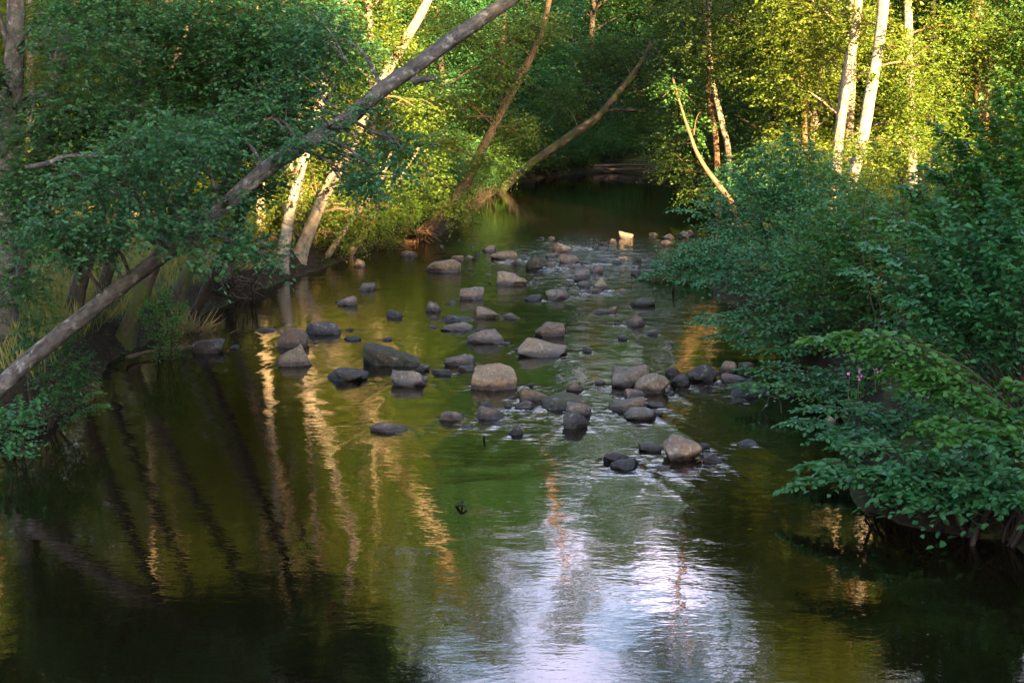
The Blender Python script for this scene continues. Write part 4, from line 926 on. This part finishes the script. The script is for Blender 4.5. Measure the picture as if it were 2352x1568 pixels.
protoT = [make_tree(101, 20, 4.2, 2.0, 'forest_leaf', 'dark_bark', 0.17, 26, 2.2, 'broadleaf_tree'),
          make_tree(102, 22, 4.6, 3.5, 'forest_leaf', 'brown_bark', 0.17, 26, 2.2, 'broadleaf_tree'),
          make_tree(103, 17, 3.8, 1.2, 'sunlit_leaf', 'pale_bark', 0.15, 26, 2.2, 'broadleaf_tree'),
          make_tree(104, 19, 4.4, 1.0, 'shaded_alder_leaf', 'dark_bark', 0.16, 28, 2.3, 'broadleaf_tree')]
protoB = [make_bush(201, 2.6, 1.9, 'forest_leaf', 0.12, 1.6, 'bush'), make_bush(202, 2.2, 1.7, 'shaded_alder_leaf', 0.11, 1.6, 'bush'), make_bush(203, 2.4, 1.8, 'sunlit_leaf', 0.11, 1.5, 'bush')]
protoT.append(make_tree(105, 18, 3.6, 7.0, 'shaded_alder_leaf', 'dark_bark', 0.15, 24, 2.4, 'broadleaf_tree'))
used = set()
def place(protos, i, x, y, s, label, cat, group, rz=None, zs=1.0):
    p = protos[i]
    if id(p) in used: o = copy_tree(p)
    else: o = p; used.add(id(p))
    o.location = (x, y, hz(x, y) - 0.05); o.scale = (s, s, s * zs); o.rotation_euler = (0, 0, random.uniform(0, 6.28) if rz is None else rz)
    tag(o, label, cat, group); return o

r3 = np.random.default_rng(21)
def scatter(n, xr, yr, mind, dmin, dmax, placed):
    out = []; tries = 0
    while len(out) < n and tries < 4000:
        tries += 1
        x, y = r3.uniform(*xr), r3.uniform(*yr); d = float(sdist(np.array([x]), np.array([y]))[0])
        if not (dmin < d < dmax): continue
        if any((x - a) ** 2 + (y - b) ** 2 < mind ** 2 for a, b in placed): continue
        out.append((x, y)); placed.append((x, y))
    return out
pl = []
for (x, y, s_, zs) in ((-7.2, 47, 1.0, 1.0), (-9.0, 53, 1.05, 1.1), (-5.4, 58, 0.95, 1.1), (-11.5, 44, 1.0, 1.1)):
    pl.append((x, y)); place(protoT, 2, x, y, s_, 'tall sunlit tree on the left bank, its crown rising above the frame', 'tree', 'tall trees on the left bank', zs=zs)
for (x, y, s_, zs) in ((12.2, 51, 1.0, 1.0), (12.4, 59, 1.0, 1.1), (12.2, 67, 1.0, 1.2)):
    pl.append((x, y)); place(protoT, 2 if y < 60 else 0, x, y, s_, 'tall tree on the right bank, its crown rising above the frame', 'tree', 'tall trees on the right bank', zs=zs)
def wood(n, xr, yr, mind, dmin, dmax, kinds, sr, label, group):
    for (x, y) in scatter(n, xr, yr, mind, dmin, dmax, pl):
        place(protoT, int(r3.choice(kinds)), x, y, r3.uniform(*sr), label, 'tree', group)
wood(12, (-14, 6), (54, 96), 4.2, 2.0, 12, [0, 3, 3], (0.95, 1.2), 'shaded tree on the left bank of the far dark bend', 'trees on the left of the far bend')
wood(9, (-16, 4), (99, 126), 4.2, 2, 60, [0, 1, 3], (1.35, 1.6), 'dark tall tree straight behind the far bend', 'tall trees straight behind the far bend')
wood(14, (2, 40), (98, 125), 5.0, 2, 60, [0, 1, 3], (1.35, 1.55), 'dark tree closing the view beyond the far bend', 'trees beyond the far bend')
wood(16, (-42, -13), (58, 105), 5.0, 3, 60, [0, 1, 2], (1.2, 1.5), 'tree at the back of the wood beyond the left bank', 'background trees beyond the left bank')
wood(7, (-16, -8), (42, 60), 4.0, 2, 60, [2, 2, 0], (0.7, 0.9), 'sunlit tree beyond the grassy left bank', 'sunlit trees on the left bank')
wood(16, (12, 26), (49, 84), 4.4, 3, 60, [0, 1, 3, 2, 0], (0.75, 1.05), 'tree in the sunlit wood behind the right bank', 'trees in the sunlit right wood')
wood(14, (24, 48), (60, 110), 5.0, 3, 80, [0, 1, 2], (0.9, 1.2), 'tree at the back of the wood beyond the right bank', 'background trees beyond the right bank')
wood(4, (10.2, 13.5), (13, 22.5), 3.2, 1.8, 8, [4], (0.75, 0.95), 'tall tree on the near right bank, its crown above the bushes', 'trees on the near right bank')
wood(2, (-17, -12.5), (14, 24), 3.6, 2.5, 10, [4], (0.8, 1.0), 'tall tree on the near left bank, its crown above the alders', 'trees on the near left bank')

pb = []
def bushes(n, xr, yr, mind, dmin, dmax, kinds, sr, label, group):
    for (x, y) in scatter(n, xr, yr, mind, dmin, dmax, pb):
        place(protoB, int(r3.choice(kinds)), x, y, r3.uniform(*sr), label, 'bush', group)
bushes(12, (-8, 4), (50, 97), 1.8, 0.5, 3.0, [0, 1], (0.8, 1.2), 'dark bush hanging over the far left water edge', 'bushes on the far left edge')
bushes(10, (4, 24), (92, 104), 1.8, 0.5, 5.0, [0, 1], (0.9, 1.5), 'dark bush at the water edge of the far bend', 'bushes at the far bend')
bushes(12, (7, 14), (42, 88), 1.8, 0.6, 3.5, [0, 1, 0], (0.8, 1.2), 'bush on the far right bank beyond the rapids', 'bushes on the far right edge')
bushes(8, (-9.5, -3), (36, 47), 1.5, 1.2, 5.0, [2, 2, 0], (0.5, 0.85), 'sunlit yellow-green bush on the left bank', 'sunlit bushes on the left bank')
bushes(18, (8, 22), (32, 62), 2.2, 3.5, 14, [2, 0, 2], (0.8, 1.3), 'yellow-green bush under the sunlit right trees', 'bushes in the right wood')
bushes(8, (-20, -9), (40, 62), 2.6, 4, 14, [2, 0], (0.6, 1.0), 'bush at the back of the grassy left bank', 'bushes behind the left grass')
bushes(7, (5.5, 10), (14, 30), 1.6, 1.0, 4.0, [1, 1, 0], (0.6, 0.9), 'dark bush in the shade of the near right bank', 'bushes on the near right bank')

for (px, py, k) in ((1185, 428, 0), (1215, 420, 1), (1250, 412, 1), (1290, 407, 0), (1325, 402, 1), (1360, 398, 0), (1400, 393, 1), (1440, 388, 0), (1480, 384, 1), (1140, 452, 0), (1100, 478, 1), (1070, 495, 0)):
    q = G(px, py); place(protoB, k, q[0] - 0.4, q[1] + 1.3, 0.95, 'dark leafy bush trailing over the bank at the very end of the visible river', 'bush', 'bushes trailing at the river end')
# shade trees behind the viewer (they cast the shade on the near stream)
def wpos(u, w): return u * math.cos(AZ) + w * math.sin(AZ), -u * math.sin(AZ) + w * math.cos(AZ)
for k in range(76):
    row = k // 19; u = -9 + 2.2 * (k % 19) + 0.7 * row; w = -19 - 6.5 * row + r3.uniform(-1, 1)
    v = float(np.interp(u, [-8, 1, 3.6, 4.6, 10.5, 12, 14.5, 16, 30], [13.8, 13.6, 12.4, 10.0, 10.0, 10.3, 10.3, 9.2, 8.6])) + r3.uniform(-0.5, 0.3)
    x, y = wpos(u, w); h = (v - w * math.sin(EL)) / math.cos(EL)
    i = (0, 3)[k % 2]; H = (20, 0, 0, 19)[i]
    place(protoT, i, x, y, 0.6, 'tall leafy tree behind the viewer, outside the photo', 'tree', 'trees behind the viewer', zs=(h + 0.3) / H / 0.6)

# ------------------------------------------------------------------ grass, cover, roots, logs
def blades(n, xr, yr, dmin, dmax, hr, w, mat, name, dens=None):
    x = RNG.uniform(*xr, n); y = RNG.uniform(*yr, n); d = sdist(x, y); k = (d > dmin) & (d < dmax)
    if dens is not None: k &= RNG.uniform(0, 1, n) < dens(x, y)
    x, y = x[k], y[k]; z = height(x, y); m = len(x)
    base = np.stack([x, y, z - 0.02], 1); ax = np.stack([RNG.normal(0, .35, m), RNG.normal(0, .35, m), np.ones(m)], 1)
    V, F = leaves(base, ax, RNG.normal(0, 1, (m, 3)), RNG.uniform(*hr, m), w)
    return link(name, mesh_np(name, V, [F], mat))
tag(blades(90000, (-26, -5), (22, 62), 0.5, 20, (0.25, 0.7), 0.05, M['grass'], 'grass', lambda x, y: np.clip(0.65 + lump(x, y, .8), 0.1, 1)),
    'tall grass on the left bank behind the alders', 'grass', kind='stuff')
def cover(n, xr, yr, dmin, dmax, size, mat, name):
    x = RNG.uniform(*xr, n); y = RNG.uniform(*yr, n); d = sdist(x, y); k = (d > dmin) & (d < dmax) & (RNG.uniform(0, 1, n) < np.clip(0.5 + lump(x, y, 1.2), 0.05, 1))
    x, y = x[k], y[k]; z = height(x, y); m = len(x); f = Fol()
    o = np.stack([x, y, z], 1); dr = RNG.normal(0, 1, (m, 3)); dr[:, 2] = np.abs(dr[:, 2]) * 0.8 + 0.5
    f.sprays(o, dr, RNG.uniform(0.15, 0.4, m), 6, size, 0.6, 0.6, 0.3); return link(name, f.mesh(name, M[mat]))
tag(cover(9000, (3.5, 22), (11, 62), 0.05, 9, 0.075, 'cover', 'ground_cover'), 'low leafy ground cover on the right bank', 'ground cover', kind='stuff')
tag(cover(11000, (-14, -2), (14, 50), 0.02, 4.5, 0.07, 'cover', 'ground_cover'), 'low leafy ground cover on the left bank', 'ground cover', kind='stuff')

# low leaves by the left water edge
shrub('alder_sucker', 'low teal alder shoots hanging to the water under the leaning trunk', (90, 880, 21),
      [(180, 870, 21), (220, 900, 20.6), (150, 800, 21), (200, 820, 20.8), (130, 900, 20.4), (60, 780, 21), (235, 930, 20.4)], 'shaded_alder_leaf', 0.07, clumps=[(150, 860, 21, 60, 50, .5), (90, 760, 21.5, 70, 50, .5)], spl=0.35)
shrub('alder_sucker', 'broad leaved shoots at the foot of the leaning trunk by the left edge', (30, 960, 19.5),
      [(-20, 920, 19.4), (40, 925, 19.2), (90, 915, 19.2), (60, 950, 19), (10, 950, 19)], 'hazel_leaf', 0.085, spl=0.3, start=0.2)
shrub('bank_bush', 'small green bush between the flared root trunk and the mossy trunk', (370, 720, 27),
      [(340, 690, 27), (380, 680, 27), (420, 700, 26.6), (360, 720, 26.4), (400, 730, 26.2), (330, 720, 26.6)], 'lime_leaf', 0.075, spl=0.35, start=0.15, clumps=[(375, 705, 27, 40, 26, .4)])

shrub('sunlit_bush', 'bright yellow-green bush glowing between the pale slanting trunks', (770, 600, 43),
      [(700, 520, 43), (760, 480, 43.5), (820, 500, 43.5), (740, 560, 42.5), (800, 560, 42.8)], 'sunlit_leaf', 0.10, spl=0.6, start=0.2, clumps=[(740, 500, 43.5, 70, 55, .9), (840, 520, 44, 60, 40, .8), (780, 440, 44, 60, 40, .8)])
shrub('sunlit_bush', 'bright yellow-green bush left of the white birch on the left bank', (590, 610, 41),
      [(540, 540, 41), (600, 500, 41.5), (630, 560, 40.5), (560, 580, 40.5)], 'sunlit_leaf', 0.10, spl=0.6, start=0.2, clumps=[(570, 500, 42, 60, 50, .9), (620, 540, 41.5, 40, 40, .7), (520, 460, 43, 70, 50, .9)])
shrub('sunlit_bush', 'sunlit bush hanging over the water between the thin pair and the leaning willow', (910, 560, 46.5),
      [(860, 520, 46), (920, 500, 46.5), (960, 470, 47), (890, 545, 45.5)], 'sunlit_leaf', 0.10, spl=0.6, start=0.2, clumps=[(900, 480, 47, 60, 45, .9), (960, 440, 48, 50, 40, .9), (860, 430, 47, 60, 45, .9)])
# dry grass tufts on the lit bank corner
for (x, y, n, lab) in ((585, 640, 420, 'straw-coloured dry grass tuft drooping over the sunlit left bank'), (540, 655, 260, 'pale dry grass tuft left of the sunlit bank corner'), (420, 640, 300, 'tall dry grass tuft between the left trunks')):
    Yd = 5 / ((y + 12 - HOR) / FPX) if x > 450 else 30
    c = P(x, y, Yd); c[2] = hz(c[0], c[1])
    ax = np.stack([RNG.normal(0.15, .6, n), RNG.normal(-.2, .5, n), RNG.uniform(.25, 1, n)], 1)
    b = np.stack([RNG.normal(0, .2, n), RNG.normal(0, .15, n), np.zeros(n)], 1)
    V, F = leaves(b, ax, RNG.normal(0, 1, (n, 3)), RNG.uniform(.35, .85, n), 0.03)
    tag(link('grass_tuft', mesh_np('grass_tuft', V, [F], M['dry_grass']), None, c), lab, 'grass tuft')

def roots(name, label, specs, mat='root', r0=0.03):
    b = np.array(specs[0][0]); tb = Tubes()
    for s in specs:
        tb.tube([np.array(q) - b for q in s], np.linspace(r0 * RNG.uniform(.6, 1.3), 0.006, len(s)), 6, 4, .12)
    return tag(link(name, tb.mesh(name, M[mat]), None, b), label, 'roots')
sp = []
for i in range(54):
    u = i / 53; px = 1995 + 370 * u + RNG.normal(0, 8); pt = 1120 + 45 * u; pb_ = 1165 + 78 * u
    a = P(px + 30, pt - 20, 16.4 - 1.4 * u + .3); c = G(px + RNG.normal(-10, 30), pb_ + RNG.uniform(-10, 16)); c[2] = -0.1
    m = (a + c) / 2 + RNG.normal(0, .16, 3) + [0, -.1, 0.05]; sp.append([a, (a + m) / 2 + RNG.normal(0, .07, 3), m, (m + c) / 2 + RNG.normal(0, .07, 3), c])
roots('tangled_roots', 'tangled dark roots hanging from the undercut bank at lower right', sp, r0=0.04)
sp = []
for i in range(26):
    a = P(470 + RNG.uniform(0, 130), 640 + RNG.uniform(-10, 20), 33); c = G(510 + RNG.uniform(0, 110), 690 - RNG.uniform(0, 40)); c[2] = -0.05
    sp.append([a, (a + c) / 2 + RNG.normal(0, .1, 3), c])
roots('bank_roots', 'pale tangled roots and dead stalks on the sunlit left bank corner', sp, 'dead_wood', 0.018)
sp = []
for i in range(14):
    a = P(965 + RNG.uniform(-25, 20), 535, 47.5); c = G(900 + i * 9, 558 - abs(i - 7) * .6); c[2] = -0.03
    sp.append([a, (a + c) / 2 + RNG.normal(0, .12, 3) + [0, 0, .1], c])
roots('spreading_roots', 'orange-brown roots spreading at the foot of the leaning willow', sp, 'brown_bark', 0.06)

def stick(name, label, pts, r, mat='dead_wood', forks=()):
    b = np.array(pts[0]); tb = Tubes(); tb.tube([np.array(q) - b for q in pts], np.linspace(r, r * .45, len(pts)), 7, 4, .1)
    for fk in forks: tb.tube([np.array(q) - b for q in fk], np.linspace(r * .6, r * .25, len(fk)), 6, 4, .1)
    return tag(link(name, tb.mesh(name, M[mat]), None, b), label, 'branch')
stick('dead_branch', 'pale dead branch lying in the water from the left bank to the blue-black boulder', [G(290, 822, .1), G(340, 808, .1), G(390, 802, .08), G(445, 795, .03)], .04, forks=[[G(405, 800, .08), G(430, 785, .2), G(440, 775, .3)]])
stick('fallen_log', 'upper bare log across the water at the far bend', [G(1365, 381, .4), G(1430, 379, .45), G(1520, 381, .5)], .09)
stick('fallen_log', 'lower pale forked log across the water at the far bend', [G(1362, 388, .25), G(1420, 389, .2), G(1510, 390, .3)], .09, forks=[[G(1400, 389, .2), G(1370, 383, .5), G(1355, 378, .8)]])
stick('fallen_log', 'dark thin log lowest at the far bend, touching the water', [G(1375, 394, .1), G(1440, 395, .08), G(1500, 397, .15)], .07, 'dark_bark')
stick('white_stick', 'short white stick leaning on the large dark mossy boulder', [G(906, 838, .0), P(885, 820, 26.6)], .018, 'pale_bark')
stick('thin_stick', 'thin twisted stick standing behind the purplish domed boulder', [G(1300, 765, 0), P(1306, 745, 31), P(1298, 730, 31)], .02, 'dark_bark', [[P(1304, 742, 31), P(1311, 735, 31)]])
stick('thin_stick', 'stick lying across the dark stone beside the large round boulder', [G(1600, 1060, .05), G(1640, 1046, .12), G(1668, 1035, .2)], .012, 'dark_bark')
stick('dead_twig', 'dark forked twig standing in the water beside the right bank sprays', [G(1750, 945, 0), P(1762, 925, 22.3), P(1768, 905, 22.3)], .016, 'dark_bark', [[P(1762, 925, 22.3), P(1748, 915, 22.3)]])
stick('dead_twig', 'dark bent twig in the water right of the forked twig', [G(1795, 950, 0), P(1792, 925, 22.2), P(1783, 908, 22.2)], .014, 'dark_bark')
stick('dead_twig', 'small dark twig poking out with a ripple in the calm foreground', [G(1048, 1162, 0), G(1060, 1158, .06), G(1072, 1164, .02)], .02, 'dark_bark', [[G(1060, 1158, .06), P(1063, 1143, 17.2)]])
stick('dead_twig', 'tiny black stub poking from the water below the small pointed stone', [G(1110, 1006, -.02), G(1113, 1002, .08)], .022, 'dark_bark')
stick('dead_twig', 'dark ragged twig at the water under the overhanging right bush', [G(1545, 668, 0), P(1550, 658, 35.5), P(1562, 672, 35.3)], .03, 'dark_bark', [[P(1550, 658, 35.5), P(1538, 664, 35.4)]])
# sprigs on the weedy stone
c = P(1474, 684, 34.3); f = Fol()
f.clump(np.zeros(3), (.28, .2, .08), .06, cover=1.2, k=5, L=.2)
tag(link('water_weed', f.mesh('water_weed', M['cover']), None, c), 'dark sprigs growing on the weedy stone near the right bank', 'plant')
